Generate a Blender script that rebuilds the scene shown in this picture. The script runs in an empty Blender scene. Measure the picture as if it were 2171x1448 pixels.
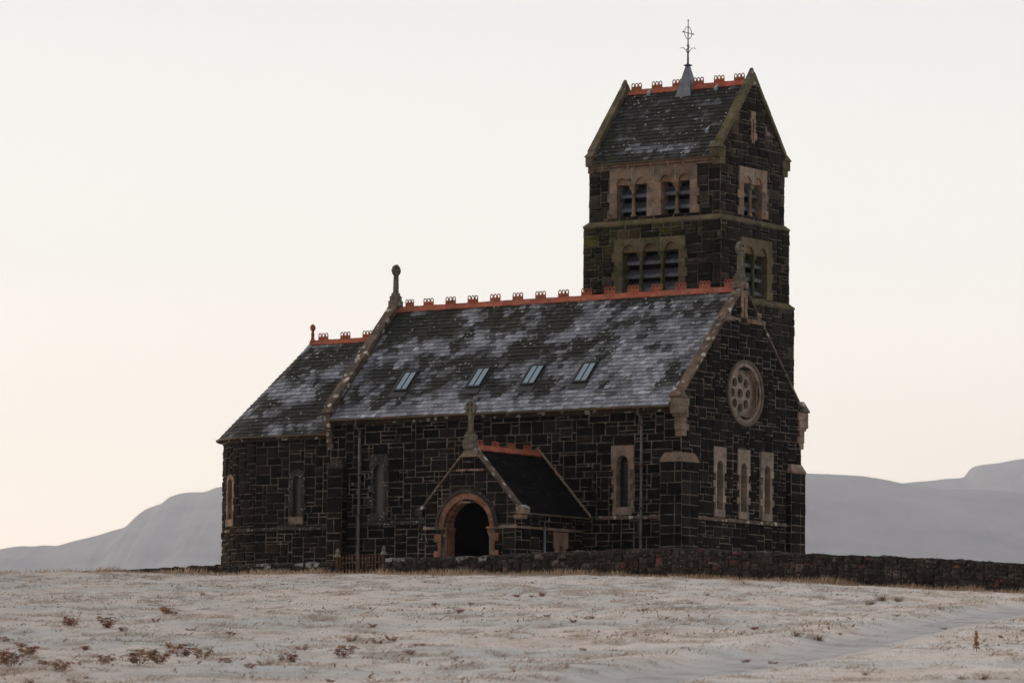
import bpy, math, random
import numpy as np
from mathutils import Vector, noise as mnoise
from mathutils.geometry import tessellate_polygon
rad = math.radians
rng = random.Random(7)

# ------------------------------------------------------------------ camera, world, sun
scn = bpy.context.scene
COL = scn.collection
PXC, PYC, FPX, DIST = 1085.5, 724.0, 9060.0, 155.0
yaw, pitch, roll = rad(-35.6), rad(5.27), rad(0.62)
FW = np.array([math.sin(yaw)*math.cos(pitch), math.cos(yaw)*math.cos(pitch), math.sin(pitch)])
RT0 = np.array([math.cos(yaw), -math.sin(yaw), 0.0])
UP0 = np.cross(RT0, FW)
RT = math.cos(roll)*RT0 + math.sin(roll)*UP0
UP = -math.sin(roll)*RT0 + math.cos(roll)*UP0
def ray(px, py): return (px-PXC)/FPX*RT - (py-PYC)/FPX*UP + FW
CAM = -ray(1443, 1096)*DIST
def at(px, py, dist): return CAM + ray(px, py)*dist

cd = bpy.data.cameras.new("camera"); cam = bpy.data.objects.new("camera", cd); COL.objects.link(cam)
cd.sensor_width = 36; cd.lens = FPX/2171*36; cd.clip_start = 1; cd.clip_end = 70000
from mathutils import Matrix
Mx = Matrix(((RT[0], UP[0], -FW[0], CAM[0]), (RT[1], UP[1], -FW[1], CAM[1]), (RT[2], UP[2], -FW[2], CAM[2]), (0, 0, 0, 1)))
cam.matrix_world = Mx
cd.dof.use_dof = True; cd.dof.focus_distance = 157; cd.dof.aperture_fstop = 4.0
scn.camera = cam

SUN_EL, SUN_AZ = 4.0, -94.0          # low sun behind the left hills; azimuth from +y towards +x
w = bpy.data.worlds.new("World"); scn.world = w; w.use_nodes = True
nt = w.node_tree; nt.nodes.clear()
def N(t, **k):
    n = nt.nodes.new(t)
    for a, b in k.items(): setattr(n, a, b)
    return n
def L(a, b): nt.links.new(a, b)
out = N('ShaderNodeOutputWorld'); bg = N('ShaderNodeBackground'); L(bg.outputs[0], out.inputs[0])
sky = N('ShaderNodeTexSky', sky_type='NISHITA', sun_disc=False)
sky.sun_elevation = rad(SUN_EL); sky.sun_rotation = rad(SUN_AZ); sky.dust_density = 3; sky.air_density = 1
tc = N('ShaderNodeTexCoord'); sep = N('ShaderNodeSeparateXYZ'); L(tc.outputs['Generated'], sep.inputs[0])
ramp = N('ShaderNodeValToRGB'); L(sep.outputs['Z'], ramp.inputs[0])
cr = ramp.color_ramp
for i, (p, c) in enumerate([(0.0, (1.86, 1.50, 1.13)), (.06, (1.34, 1.20, 1.0)), (.11, (.945, .905, .825)), (.17, (.745, .73, .695)),
                            (.45, (.76, .745, .755)), (1.0, (.72, .715, .745))]):
    e = cr.elements[i] if i < 2 else cr.elements.new(p)
    e.position = p; e.color = (*c, 1)
# darker half of the dawn sky, away from the glow
dp = N('ShaderNodeVectorMath', operation='DOT_PRODUCT'); L(tc.outputs['Generated'], dp.inputs[0])
dp.inputs[1].default_value = (math.sin(rad(-40)), math.cos(rad(-40)), 0)
mr = N('ShaderNodeMapRange'); L(dp.outputs['Value'], mr.inputs[0])
mr.inputs[1].default_value = -.8; mr.inputs[2].default_value = .8; mr.inputs[3].default_value = .36; mr.inputs[4].default_value = 1.0
mul = N('ShaderNodeVectorMath', operation='SCALE'); L(ramp.outputs[0], mul.inputs[0]); L(mr.outputs[0], mul.inputs['Scale'])
s2 = N('ShaderNodeVectorMath', operation='SCALE'); L(sky.outputs[0], s2.inputs[0]); s2.inputs['Scale'].default_value = .005
add = N('ShaderNodeVectorMath', operation='ADD'); L(mul.outputs[0], add.inputs[0]); L(s2.outputs[0], add.inputs[1])
L(add.outputs[0], bg.inputs[0]); bg.inputs[1].default_value = 1.42
sd = bpy.data.lights.new("sun", 'SUN'); sd.energy = 2.0; sd.angle = rad(10); sd.color = (1, .72, .48)
so = bpy.data.objects.new("sun", sd); COL.objects.link(so)
sdir = Vector((math.sin(rad(SUN_AZ))*math.cos(rad(SUN_EL+4)), math.cos(rad(SUN_AZ))*math.cos(rad(SUN_EL+4)), math.sin(rad(SUN_EL+4))))
so.rotation_euler = sdir.to_track_quat('Z', 'Y').to_euler()
vs = scn.view_settings; vs.view_transform = 'Standard'; vs.look = 'None'; vs.exposure = 0; vs.gamma = 1; vs.use_curve_mapping = False

# ------------------------------------------------------------------ materials
def mat(name, base, rough=.85, nscale=6, namp=.35, bump=.3, bscale=25, col2=None, spots=None, metal=0, spec=.3, bdist=.02, mottle=None):
    """base*tint, varied by noise; col2 mixes in broad patches; spots adds small lichen dots"""
    m = bpy.data.materials.new(name); m.use_nodes = True
    nt = m.node_tree; nn = nt.nodes; ln = nt.links; p = nn['Principled BSDF']
    p.inputs['Roughness'].default_value = rough; p.inputs['Metallic'].default_value = metal
    p.inputs['Specular IOR Level'].default_value = spec
    tcn = nn.new('ShaderNodeTexCoord'); co = tcn.outputs['Object']
    def nz(s, det=5, r=.6):
        a = nn.new('ShaderNodeTexNoise'); a.inputs['Scale'].default_value = s; a.inputs['Detail'].default_value = det
        a.inputs['Roughness'].default_value = r; ln.new(co, a.inputs['Vector']); return a.outputs[0]
    def mixc(fac, a, b, mode='MIX'):
        x = nn.new('ShaderNodeMix'); x.data_type = 'RGBA'; x.blend_type = mode
        if isinstance(fac, float): x.inputs[0].default_value = fac
        else: ln.new(fac, x.inputs[0])
        for i, v in ((6, a), (7, b)):
            if isinstance(v, tuple): x.inputs[i].default_value = (*v, 1)
            else: ln.new(v, x.inputs[i])
        return x.outputs[2]
    def rng_(v, a, b, c=0., d=1.):
        x = nn.new('ShaderNodeMapRange'); ln.new(v, x.inputs[0])
        for i, q in enumerate((a, b, c, d)): x.inputs[i+1].default_value = q
        return x.outputs[0]
    c = base
    if col2: c = mixc(rng_(nz(1.1, 6), .42, .62), base, col2)
    at_ = nn.new('ShaderNodeAttribute'); at_.attribute_name = 'tint'
    c = mixc(1.0, c, at_.outputs['Color'], 'MULTIPLY')
    k = rng_(nz(nscale), .3, .7, 1-namp, 1+namp)
    sc = nn.new('ShaderNodeVectorMath'); sc.operation = 'SCALE'; ln.new(c, sc.inputs[0]); ln.new(k, sc.inputs['Scale']); c = sc.outputs[0]
    if mottle: c = mixc(rng_(nz(mottle[1], 6, .7), mottle[2], mottle[2]+.08), c, mottle[0])
    if spots:
        v = nn.new('ShaderNodeTexVoronoi'); v.inputs['Scale'].default_value = spots[1]; ln.new(co, v.inputs['Vector'])
        mask = rng_(v.outputs['Distance'], spots[2], spots[2]+.05, 1., 0.)
        g = rng_(nz(1.7, 3), .45, .6)
        mm = nn.new('ShaderNodeMath'); mm.operation = 'MULTIPLY'; ln.new(mask, mm.inputs[0]); ln.new(g, mm.inputs[1])
        c = mixc(mm.outputs[0], c, spots[0])
    ln.new(c, p.inputs['Base Color'])
    if bump:
        b = nn.new('ShaderNodeBump'); b.inputs['Strength'].default_value = bump; b.inputs['Distance'].default_value = bdist
        ln.new(nz(bscale, 6, .65), b.inputs['Height']); ln.new(b.outputs[0], p.inputs['Normal'])
    return m
M = {}
M['basalt'] = mat('basalt', (.0062, .0048, .0039), .9, 5, .5, .7, 14, spots=((.13, .12, .10), 5, .06), bdist=.05, spec=.12)
M['mortar'] = mat('mortar', (.15, .12, .095), .95, 1.3, .8, .3, 30, mottle=((.035, .03, .026), 1.4, .55))
M['sandstone'] = mat('sandstone', (.245, .162, .118), .9, 3, .35, .3, 20, col2=(.21, .17, .135), mottle=((.06, .052, .035), 2.3, .58))
M['mossy_sandstone'] = mat('mossy_sandstone', (.12, .10, .058), .95, 4, .4, .4, 20, col2=(.062, .062, .022), mottle=((.13, .095, .068), 1.6, .52))
M['red_sandstone'] = mat('red_sandstone', (.25, .115, .075), .9, 4, .4, .3, 20, col2=(.17, .095, .058))
M['coping'] = mat('coping_stone', (.12, .085, .066), .95, 4, .4, .5, 20, spots=((.50, .47, .42), 3.4, .33), mottle=((.045, .043, .03), 2.6, .55))
M['cross_stone'] = mat('cross_stone', (.15, .13, .10), .95, 7, .5, .4, 30, mottle=((.06, .05, .03), 5, .58))
M['slate'] = mat('slate', (1, 1, 1), .7, 12, .35, .35, 40, spots=((.46, .46, .42), 4.6, .17), spec=.15)
M['slate_dark'] = mat('slate_dark', (1, 1, 1), .95, 12, .3, .35, 40, spec=.03)
M['terracotta'] = mat('terracotta', (.34, .084, .042), .85, 6, .35, .15, 30, col2=(.30, .10, .06), mottle=((.17, .12, .09), 5, .63))
M['lead'] = mat('lead', (.13, .15, .18), .5, 4, .35, .1, 20, spec=.5)
M['iron'] = mat('dark_iron', (.045, .042, .045), .6, 6, .3, .1, 20, spec=.4)
M['pipe'] = mat('painted_pipe', (.12, .11, .10), .6, 3, .35, .2, 20, mottle=((.20, .075, .03), 2.4, .60))
M['gutter'] = mat('gutter_iron', (.15, .12, .075), .7, 3, .35, .2, 20, mottle=((.24, .10, .05), 1.6, .57))
M['rust'] = mat('rusted_iron', (.065, .032, .02), .9, 8, .5, .4, 40, mottle=((.17, .14, .11), 6, .53))
M['louvre'] = mat('louvre_slate', (.10, .108, .12), .6, 6, .4, .2, 20)
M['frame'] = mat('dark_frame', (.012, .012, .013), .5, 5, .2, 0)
M['wood'] = mat('dark_oak', (.035, .022, .014), .6, 5, .3, .3, 10)
M['rubble'] = mat('rubble_stone', (.034, .028, .024), .95, 6, .85, .9, 18, col2=(.036, .024, .020), spots=((.22, .21, .19), 9, .20), mottle=((.03, .035, .022), 3, .58), bdist=.05)
M['frost_cap'] = mat('frosted_stone', (.27, .26, .25), .95, 6, .5, .5, 20, mottle=((.04, .035, .03), 5, .50))
def glass(name, c1, c2, lead=6.0):
    m = bpy.data.materials.new(name); m.use_nodes = True; nt = m.node_tree; nn = nt.nodes; ln = nt.links; p = nn['Principled BSDF']
    tcn = nn.new('ShaderNodeTexCoord')
    b = nn.new('ShaderNodeTexNoise'); b.inputs['Scale'].default_value = 2.6; ln.new(tcn.outputs['Object'], b.inputs['Vector'])
    r = nn.new('ShaderNodeValToRGB'); r.color_ramp.elements[0].position = .36; r.color_ramp.elements[1].position = .50
    r.color_ramp.elements[0].color = (*c1, 1); r.color_ramp.elements[1].color = (*c2, 1); ln.new(b.outputs[0], r.inputs[0])
    br = nn.new('ShaderNodeTexBrick'); br.inputs['Scale'].default_value = lead; br.inputs['Mortar Size'].default_value = .02; br.inputs['Row Height'].default_value = .5; br.offset = 0
    br.inputs['Color1'].default_value = br.inputs['Color2'].default_value = (1, 1, 1, 1); br.inputs['Mortar'].default_value = (.12, .12, .12, 1)
    uvm = nn.new('ShaderNodeAttribute'); uvm.attribute_name = 'tint'; ln.new(uvm.outputs['Vector'], br.inputs['Vector'])
    x = nn.new('ShaderNodeMix'); x.data_type = 'RGBA'; x.blend_type = 'MULTIPLY'; x.inputs[0].default_value = 1
    ln.new(r.outputs[0], x.inputs[6]); ln.new(br.outputs[0], x.inputs[7]); ln.new(x.outputs[2], p.inputs['Base Color'])
    p.inputs['Roughness'].default_value = .35; p.inputs['Specular IOR Level'].default_value = .5
    return m
M['glass_dark'] = glass('leaded_glass', (.012, .018, .022), (.03, .04, .045))
M['glass_warm'] = glass('leaded_stained_glass', (.20, .23, .22), (.46, .34, .22))
M['pale_stone'] = mat('pale_stone', (.285, .225, .18), .9, 4, .35, .3, 20, col2=(.23, .195, .155), mottle=((.12, .10, .075), 2.6, .58))
M['glass_east'] = glass('leaded_clear_glass', (.035, .035, .032), (.30, .22, .15), 5.0)
M['dark_dressing'] = mat('dark_dressing', (.036, .031, .026), .95, 5, .5, .5, 20, spots=((.34, .33, .30), 9, .27), mottle=((.06, .05, .042), 2.5, .55))
m = bpy.data.materials.new('skylight_glass'); m.use_nodes = True; p = m.node_tree.nodes['Principled BSDF']
p.inputs['Base Color'].default_value = (.12, .20, .25, 1); p.inputs['Roughness'].default_value = .08; p.inputs['Specular IOR Level'].default_value = .9
nz = m.node_tree.nodes.new('ShaderNodeTexNoise'); nz.inputs['Scale'].default_value = 1.5
rr = m.node_tree.nodes.new('ShaderNodeMapRange'); m.node_tree.links.new(nz.outputs[0], rr.inputs[0]); rr.inputs[3].default_value = .04; rr.inputs[4].default_value = .2
m.node_tree.links.new(rr.outputs[0], p.inputs['Roughness']); M['glass_sky'] = m

# ------------------------------------------------------------------ mesh building
class MB:
    def __init__(s): s.v = []; s.f = []; s.c = []
    def quad(s, pts, c=(1, 1, 1)):
        n = len(s.v); s.v.extend(pts); s.f.append(tuple(range(n, n+len(pts)))); s.c.append(c)
    def add(s, pts, faces, c=(1, 1, 1)):
        n = len(s.v); s.v.extend(pts)
        for f in faces: s.f.append(tuple(i+n for i in f)); s.c.append(c)
    def build(s, name, m, parent=None, smooth=False):
        me = bpy.data.meshes.new(name); me.from_pydata([tuple(map(float, p)) for p in s.v], [], s.f)
        a = me.attributes.new('tint', 'FLOAT_COLOR', 'CORNER')
        cnt = np.array([len(f) for f in s.f]); cc = np.ones((len(s.c), 4), np.float32); cc[:, :3] = np.array(s.c, np.float32)
        a.data.foreach_set('color', np.repeat(cc, cnt, axis=0).ravel())
        me.materials.append(m if not isinstance(m, str) else M[m])
        if smooth: me.polygons.foreach_set('use_smooth', [True]*len(s.f))
        me.update()
        o = bpy.data.objects.new(name, me); COL.objects.link(o)
        if parent is not None:
            o.parent = parent
            if parent.type == 'EMPTY': o.location = -parent.location
        return o
def I(u, v, d): return (u, v, d)
def frame(o, ud, nd):
    o = Vector(o); ud = Vector(ud); nd = Vector(nd)
    return lambda u, v, d: (o.x+ud.x*u+nd.x*d, o.y+ud.y*u+nd.y*d, v)
def plane_s(y): return lambda u, v, d: (u, y-d, v)           # faces south, u = x, v = z
def plane_e(x): return lambda u, v, d: (x+d, u, v)           # faces east, u = y
def plane_w(x): return lambda u, v, d: (x-d, u, v)
def plane_n(y): return lambda u, v, d: (u, y+d, v)
def mbox(mb, Mp, u0, u1, v0, v1, d0, d1, c=(1, 1, 1), taper=0, bev=.012):
    """block between depth d0 (back) and d1 (front), front edges bevelled"""
    b = bev
    P = [Mp(u0, v0, d0), Mp(u1, v0, d0), Mp(u1, v1, d0), Mp(u0, v1, d0),
         Mp(u0+taper, v0, d1-b), Mp(u1-taper, v0, d1-b), Mp(u1-taper, v1-taper, d1-b), Mp(u0+taper, v1-taper, d1-b),
         Mp(u0+b+taper, v0+b, d1), Mp(u1-b-taper, v0+b, d1), Mp(u1-b-taper, v1-b-taper, d1), Mp(u0+b+taper, v1-b-taper, d1)]
    mb.add(P, [(3, 2, 1, 0), (0, 1, 5, 4), (1, 2, 6, 5), (2, 3, 7, 6), (3, 0, 4, 7), (4, 5, 9, 8), (5, 6, 10, 9), (6, 7, 11, 10), (7, 4, 8, 11), (8, 9, 10, 11)], c)
def clip_poly(poly, planes):
    for a, b, c in planes:
        o = []
        for i in range(len(poly)):
            p, q = poly[i], poly[(i+1) % len(poly)]
            dp_, dq = a*p[0]+b*p[1]-c, a*q[0]+b*q[1]-c
            if dp_ <= 0: o.append(p)
            if (dp_ < 0) != (dq < 0) and dp_ != dq:
                t = dp_/(dp_-dq); o.append((p[0]+(q[0]-p[0])*t, p[1]+(q[1]-p[1])*t))
        poly = o
        if len(poly) < 3: return []
    return poly
def area(p): return .5*abs(sum(p[i][0]*p[(i+1) % len(p)][1]-p[(i+1) % len(p)][0]*p[i][1] for i in range(len(p))))
def base_grid(mb, Mp, u0, u1, v0, v1, holes=(), clip=(), step=99., d=0, c=(1, 1, 1)):
    us = {u0, u1}; vs_ = {v0, v1}
    for h in holes: us |= {max(u0, min(u1, h[0])), max(u0, min(u1, h[1]))}; vs_ |= {max(v0, min(v1, h[2])), max(v0, min(v1, h[3]))}
    def fill(s):
        s = sorted(s); o = []
        for a, b in zip(s, s[1:]):
            n = max(1, int(math.ceil((b-a)/step))); o += [a+(b-a)*i/n for i in range(n)]
        return o+[s[-1]]
    us, vs_ = fill(us), fill(vs_)
    for a, b in zip(us, us[1:]):
        for e, f in zip(vs_, vs_[1:]):
            cu, cv = (a+b)/2, (e+f)/2
            if any(h[0] < cu < h[1] and h[2] < cv < h[3] for h in holes): continue
            P = clip_poly([(a, e), (b, e), (b, f), (a, f)], clip)
            if len(P) >= 3: mb.quad([Mp(x, y, d) for x, y in P], c)
def stones(mb, Mp, u0, u1, v0, v1, holes=(), clip=(), seed=1, cw=.185, ch=.145, tint=None, proud=.034, gap=.012, wmax=5, hmax=3, jit=.010, off=.026):
    R = random.Random(seed)
    nx = max(1, round((u1-u0)/cw)); ny = max(1, round((v1-v0)/ch)); cw = (u1-u0)/nx; ch = (v1-v0)/ny
    # uneven course lines so the coursing is not a lattice
    vy = [v0+ch*j+(R.uniform(-.25, .25)*ch if 0 < j < ny else 0) for j in range(ny+1)]
    occ = [[False]*nx for _ in range(ny)]
    for j in range(ny):
        for i in range(nx):
            cu, cv = u0+cw*(i+.5), (vy[j]+vy[j+1])/2
            if any(h[0]+.03 < cu < h[1]-.03 and h[2]+.03 < cv < h[3]-.03 for h in holes): occ[j][i] = True
    for j in range(ny):
        for i in range(nx):
            if occ[j][i]: continue
            hh = min(R.choices([1, 2, 3], [.30, .46, .24])[0], hmax, ny-j)
            ww = min(max(hh, R.choices([1, 2, 3, 4, 5], [.05, .22, .34, .26, .13])[0]), wmax)
            w_ = 0
            while w_ < ww and i+w_ < nx and not occ[j][i+w_]: w_ += 1
            ww = w_
            ok = 1
            while ok < hh and all(not occ[j+ok][i+k] for k in range(ww)): ok += 1
            hh = ok
            for a in range(hh):
                for b in range(ww): occ[j+a][i+b] = True
            ja = lambda: R.uniform(-.18, .18)*cw
            a0 = u0+cw*i+gap; a1 = u0+cw*(i+ww)-gap; b0 = vy[j]+gap; b1 = vy[j+hh]-gap
            poly = clip_poly([(a0, b0), (a1, b0), (a1, b1), (a0, b1)], clip)
            if len(poly) < 3 or area(poly) < .004: continue
            cx = sum(p[0] for p in poly)/len(poly); cy = sum(p[1] for p in poly)/len(poly)
            ring = []
            for k in range(len(poly)):
                p, q = poly[k], poly[(k+1) % len(poly)]
                ln_ = math.hypot(q[0]-p[0], q[1]-p[1]); n = max(1, min(4, int(ln_/.13)))
                for s in range(n): ring.append((p[0]+(q[0]-p[0])*s/n+R.uniform(-jit, jit), p[1]+(q[1]-p[1])*s/n+R.uniform(-jit, jit)))
            n = len(ring); pr = proud*R.uniform(.55, 1.25)
            sz = min(a1-a0, b1-b0)
            def inset(f, dmin, dmax): return [Mp(cx+(x-cx)*f, cy+(y-cy)*f, off+pr*R.uniform(dmin, dmax)) for x, y in ring]
            f1 = 1-.030/max(sz, .1); f2 = .55
            V = [Mp(x, y, off-.006) for x, y in ring]+inset(f1, .55, .9)+inset(f2, .75, 1.15)+[Mp(cx, cy, off+pr*R.uniform(.8, 1.2))]
            F = []
            for k in range(n):
                l = (k+1) % n
                F += [(k, l, n+l, n+k), (n+k, n+l, 2*n+l, 2*n+k), (2*n+k, 2*n+l, 3*n)]
            g = R.uniform(.4, 1.5) if R.random() < .8 else R.uniform(1.5, 3.6)
            tt = (g*R.uniform(.93, 1.08), g, g*R.uniform(.85, 1.1))
            if tint: tt = tint(Mp(cx, cy, 0), tt, R)
            mb.add(V, F, tt)
def wall(name, parent, faces, seed, tint=None, step=99., cw=.185, ch=.145, m='basalt', **kw):
    """faces: list of (Mp,u0,u1,v0,v1,holes,clip)"""
    mb = MB(); bb = MB()
    for k, (Mp, u0, u1, v0, v1, holes, clip) in enumerate(faces):
        e = kw.get('edge', .02); e2 = .026 if e else 0
        base_grid(bb, Mp, u0-e2, u1+e2, v0, v1, holes, clip, step, d=.026)
        sh = [(h[4], h[5], h[6], h[7]) if len(h) > 4 else h for h in holes]
        stones(mb, Mp, u0-e, u1+e, v0, v1, sh, clip, seed*31+k, cw, ch, tint, **{a: b for a, b in kw.items() if a != 'edge'})
    o = mb.build(name, m, parent); bb.build('mortar_bed', 'mortar', o); return o
def arc(cu, cv, r, a0, a1, n): return [(cu+r*math.cos(rad(a0+(a1-a0)*i/n)), cv+r*math.sin(rad(a0+(a1-a0)*i/n))) for i in range(n+1)]
def plate(mb, Mp, outer, holes, d0, d1, c=(1, 1, 1), back=False):
    loops = [outer]+list(holes); pts = [p for l in loops for p in l]
    tris = tessellate_polygon([[Vector((x, y, 0)) for x, y in l] for l in loops])
    n = len(mb.v); mb.v.extend(Mp(x, y, d1) for x, y in pts)
    for t in tris: mb.f.append(tuple(n+i for i in t)); mb.c.append(c)
    if back:
        n2 = len(mb.v); mb.v.extend(Mp(x, y, d0) for x, y in pts)
        for t in tris: mb.f.append(tuple(n2+i for i in reversed(t))); mb.c.append(c)
    for l in loops:
        for i in range(len(l)):
            p, q = l[i], l[(i+1) % len(l)]
            mb.quad([Mp(*p, d1), Mp(*q, d1), Mp(*q, d0), Mp(*p, d0)], c)
def arch_head(mb, Mp, u0, u1, v0, v1, lights, df, dt, db, c=(1, 1, 1)):
    """rectangular head block; lights = (centre u, radius) half-round recesses standing on v0; dt = tympanum depth (None = open to db)"""
    poly = [(u0, v0)]
    for cu, r in sorted(lights): poly += [(x, y) for x, y in arc(cu, v0, r, 180, 0, 14)]
    poly += [(u1, v0), (u1, v1), (u0, v1)]
    n = len(mb.v); mb.v.extend(Mp(x, y, df) for x, y in poly)
    for t in tessellate_polygon([[Vector((x, y, 0)) for x, y in poly]]): mb.f.append(tuple(n+i for i in t)); mb.c.append(c)
    lo = dt if dt is not None else db
    for i in range(len(poly)):
        p, q = poly[i], poly[(i+1) % len(poly)]
        outer = (p[0], q[0]) in ((u1, u1), (u0, u0)) or p[1] == q[1] == v1
        e = -.002 if outer else (db if p[1] == q[1] == v0 else lo)
        mb.quad([Mp(*p, df), Mp(*q, df), Mp(*q, e), Mp(*p, e)], c)
    if dt is not None:
        for cu, r in lights:
            a = arc(cu, v0, r, 180, 0, 14); cc = tuple(k*g for k, g in zip(c, (1.15, .95, .85)))
            mb.quad([Mp(x, y, dt) for x, y in a], cc); mb.quad([Mp(cu-r, v0, dt), Mp(cu+r, v0, dt), Mp(cu+r, v0, db), Mp(cu-r, v0, db)], cc)
def tube(mb, pts, r, n=8, c=(1, 1, 1)):
    pts = [Vector(p) for p in pts]; rings = []
    for i, p in enumerate(pts):
        t = (pts[min(i+1, len(pts)-1)]-pts[max(i-1, 0)]).normalized()
        a = t.cross(Vector((0, 0, 1)) if abs(t.z) < .9 else Vector((1, 0, 0))).normalized(); b = t.cross(a)
        rr_ = r[i] if isinstance(r, (list, tuple)) else r
        rings.append([p+a*rr_*math.cos(2*math.pi*k/n)+b*rr_*math.sin(2*math.pi*k/n) for k in range(n)])
    V = [q for rg in rings for q in rg]; F = []
    for i in range(len(pts)-1):
        for k in range(n): F.append((i*n+k, i*n+(k+1) % n, (i+1)*n+(k+1) % n, (i+1)*n+k))
    F += [tuple(range(n)), tuple(range((len(pts)-1)*n, len(pts)*n))]
    mb.add([tuple(q) for q in V], F, c)
def lathe(mb, x, y, prof, n=12, c=(1, 1, 1), rot=0.):
    V = []; F = []
    for r, z in prof: V += [(x+r*math.cos(2*math.pi*k/n+rot), y+r*math.sin(2*math.pi*k/n+rot), z) for k in range(n)]
    for i in range(len(prof)-1):
        for k in range(n): F.append((i*n+k, i*n+(k+1) % n, (i+1)*n+(k+1) % n, (i+1)*n+k))
    F += [tuple(range(n))[::-1], tuple(range((len(prof)-1)*n, len(prof)*n))]
    mb.add(V, F, c)
def wbox(mb, x0, x1, y0, y1, z0, z1, c=(1, 1, 1), bev=.012, top=0):
    b = bev
    def rg(i, z): return [(x0+i, y0+i, z), (x1-i, y0+i, z), (x1-i, y1-i, z), (x0+i, y1-i, z)]
    V = rg(b, z0)+rg(0, z0+b)+rg(0, z1-b)+rg(b+top, z1)
    F = [(3, 2, 1, 0), (12, 13, 14, 15)]
    for l in range(3):
        for k in range(4): F.append((l*4+k, l*4+(k+1) % 4, l*4+4+(k+1) % 4, l*4+4+k))
    mb.add(V, F, c)
def hipcap(mb, x0, x1, y0, y1, z0, z1, i, c=(1, 1, 1)):
    V = [(x0, y0, z0), (x1, y0, z0), (x1, y1, z0), (x0, y1, z0), (x0+i, y0+i, z1), (x1-i, y0+i, z1), (x1-i, y1-i, z1), (x0+i, y1-i, z1)]
    mb.add(V, [(0, 1, 5, 4), (1, 2, 6, 5), (2, 3, 7, 6), (3, 0, 4, 7), (4, 5, 6, 7)], c)
def tag(o, label=None, cat=None, group=None, kind=None):
    for k, v in (('label', label), ('category', cat), ('group', group), ('kind', kind)):
        if v: o[k] = v
    return o
def empty(name, loc, **k):
    o = bpy.data.objects.new(name, None); COL.objects.link(o); o.location = loc; o.empty_display_size = .5; return tag(o, **k)
def copy_child(o, delta):
    c = o.copy(); COL.objects.link(c); c.location = Vector(o.location)+Vector(delta); return c
def sst(k=0): g = rng.uniform(.75, 1.2); return (g*rng.uniform(.96, 1.05), g, g*rng.uniform(.92, 1.06))

# ------------------------------------------------------------------ terrain height
def aznum(x, y):
    dx, dy = x-CAM[0], y-CAM[1]; return np.arctan2(dx, dy), np.hypot(dx, dy)
_px = np.array([-1500, -700, 0, 200, 480, 720, 820, 1000, 1300, 1450, 1700, 2000, 2171, 2900, 3600.])
_py = np.array([1225, 1218, 1213, 1215, 1219, 1218, 1217.5, 1217.5, 1220, 1223, 1236, 1250, 1258, 1290, 1330.])
_az, _eb, _e62 = [], [], []
for a, b in zip(_px, _py):
    d = ray(a, b); _az.append(math.atan2(d[0], d[1])); _eb.append(d[2]/math.hypot(d[0], d[1]))
    d = ray(a, 1452); _e62.append(d[2]/math.hypot(d[0], d[1]))
WALL_Y = -8.0
def zfield(x, y):
    x = np.asarray(x, float); y = np.asarray(y, float)
    az, d = aznum(x, y)
    azc = np.clip(az, _az[0], _az[-1])
    eb = np.interp(azc, _az, _eb); e6 = np.interp(azc, _az, _e62)
    Dw = np.clip((WALL_Y-.15-CAM[1])/np.cos(azc), 60, 260)
    leftf = np.clip((_az[4]-azc)/(_az[4]-_az[2]), 0, 1.5)
    Dc = Dw-3.0*leftf
    zb = CAM[2]+eb*Dc; z6 = CAM[2]+e6*62
    t = (d-62)/(Dc-62)
    z = z6+(zb-z6)*t
    z = np.where(d < 62, CAM[2]-1.65+(z6-(CAM[2]-1.65))*np.clip(d/62, 0, 1), z)
    beyond = d-Dc
    plate_z = np.where(beyond > 0, zb+np.clip(beyond/6, 0, 1)*(zb-zb)*(leftf <= 0)-leftf*np.clip(beyond, 0, 60)*.012, z)
    z = np.where(beyond > 0, plate_z, z)
    far = np.clip(d-200, 0, None)
    z = z-np.clip(far*.12, 0, 34)
    back = np.clip((np.abs((az-yaw+math.pi) % (2*math.pi)-math.pi)-.5)/.5, 0, 1)
    z = z-back*np.clip(d-62, 0, 400)*.06*(d > 62)
    return np.maximum(z, -38.0)
def ground_hit(px, py):
    dr = ray(px, py); a, b = 40., 200.
    for t in np.arange(40, 175, .25):
        p = CAM+dr*t
        if p[2] < float(zfield(p[0], p[1])): return p, t
    return None
# value noise for numpy
_T = np.random.RandomState(3).rand(256, 256)
def vn(x, y):
    xi = np.floor(x).astype(int); yi = np.floor(y).astype(int); fx = x-xi; fy = y-yi
    fx = fx*fx*(3-2*fx); fy = fy*fy*(3-2*fy); g = lambda a, b: _T[a % 256, b % 256]
    return (g(xi, yi)*(1-fx)+g(xi+1, yi)*fx)*(1-fy)+(g(xi, yi+1)*(1-fx)+g(xi+1, yi+1)*fx)*fy
def fbm(x, y, o=4):
    s = 0; a = .5; t = 0
    for i in range(o): s = s+a*vn(x+17*i, y-31*i); t += a; x = x*2.03; y = y*2.03; a *= .5
    return s/t
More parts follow.
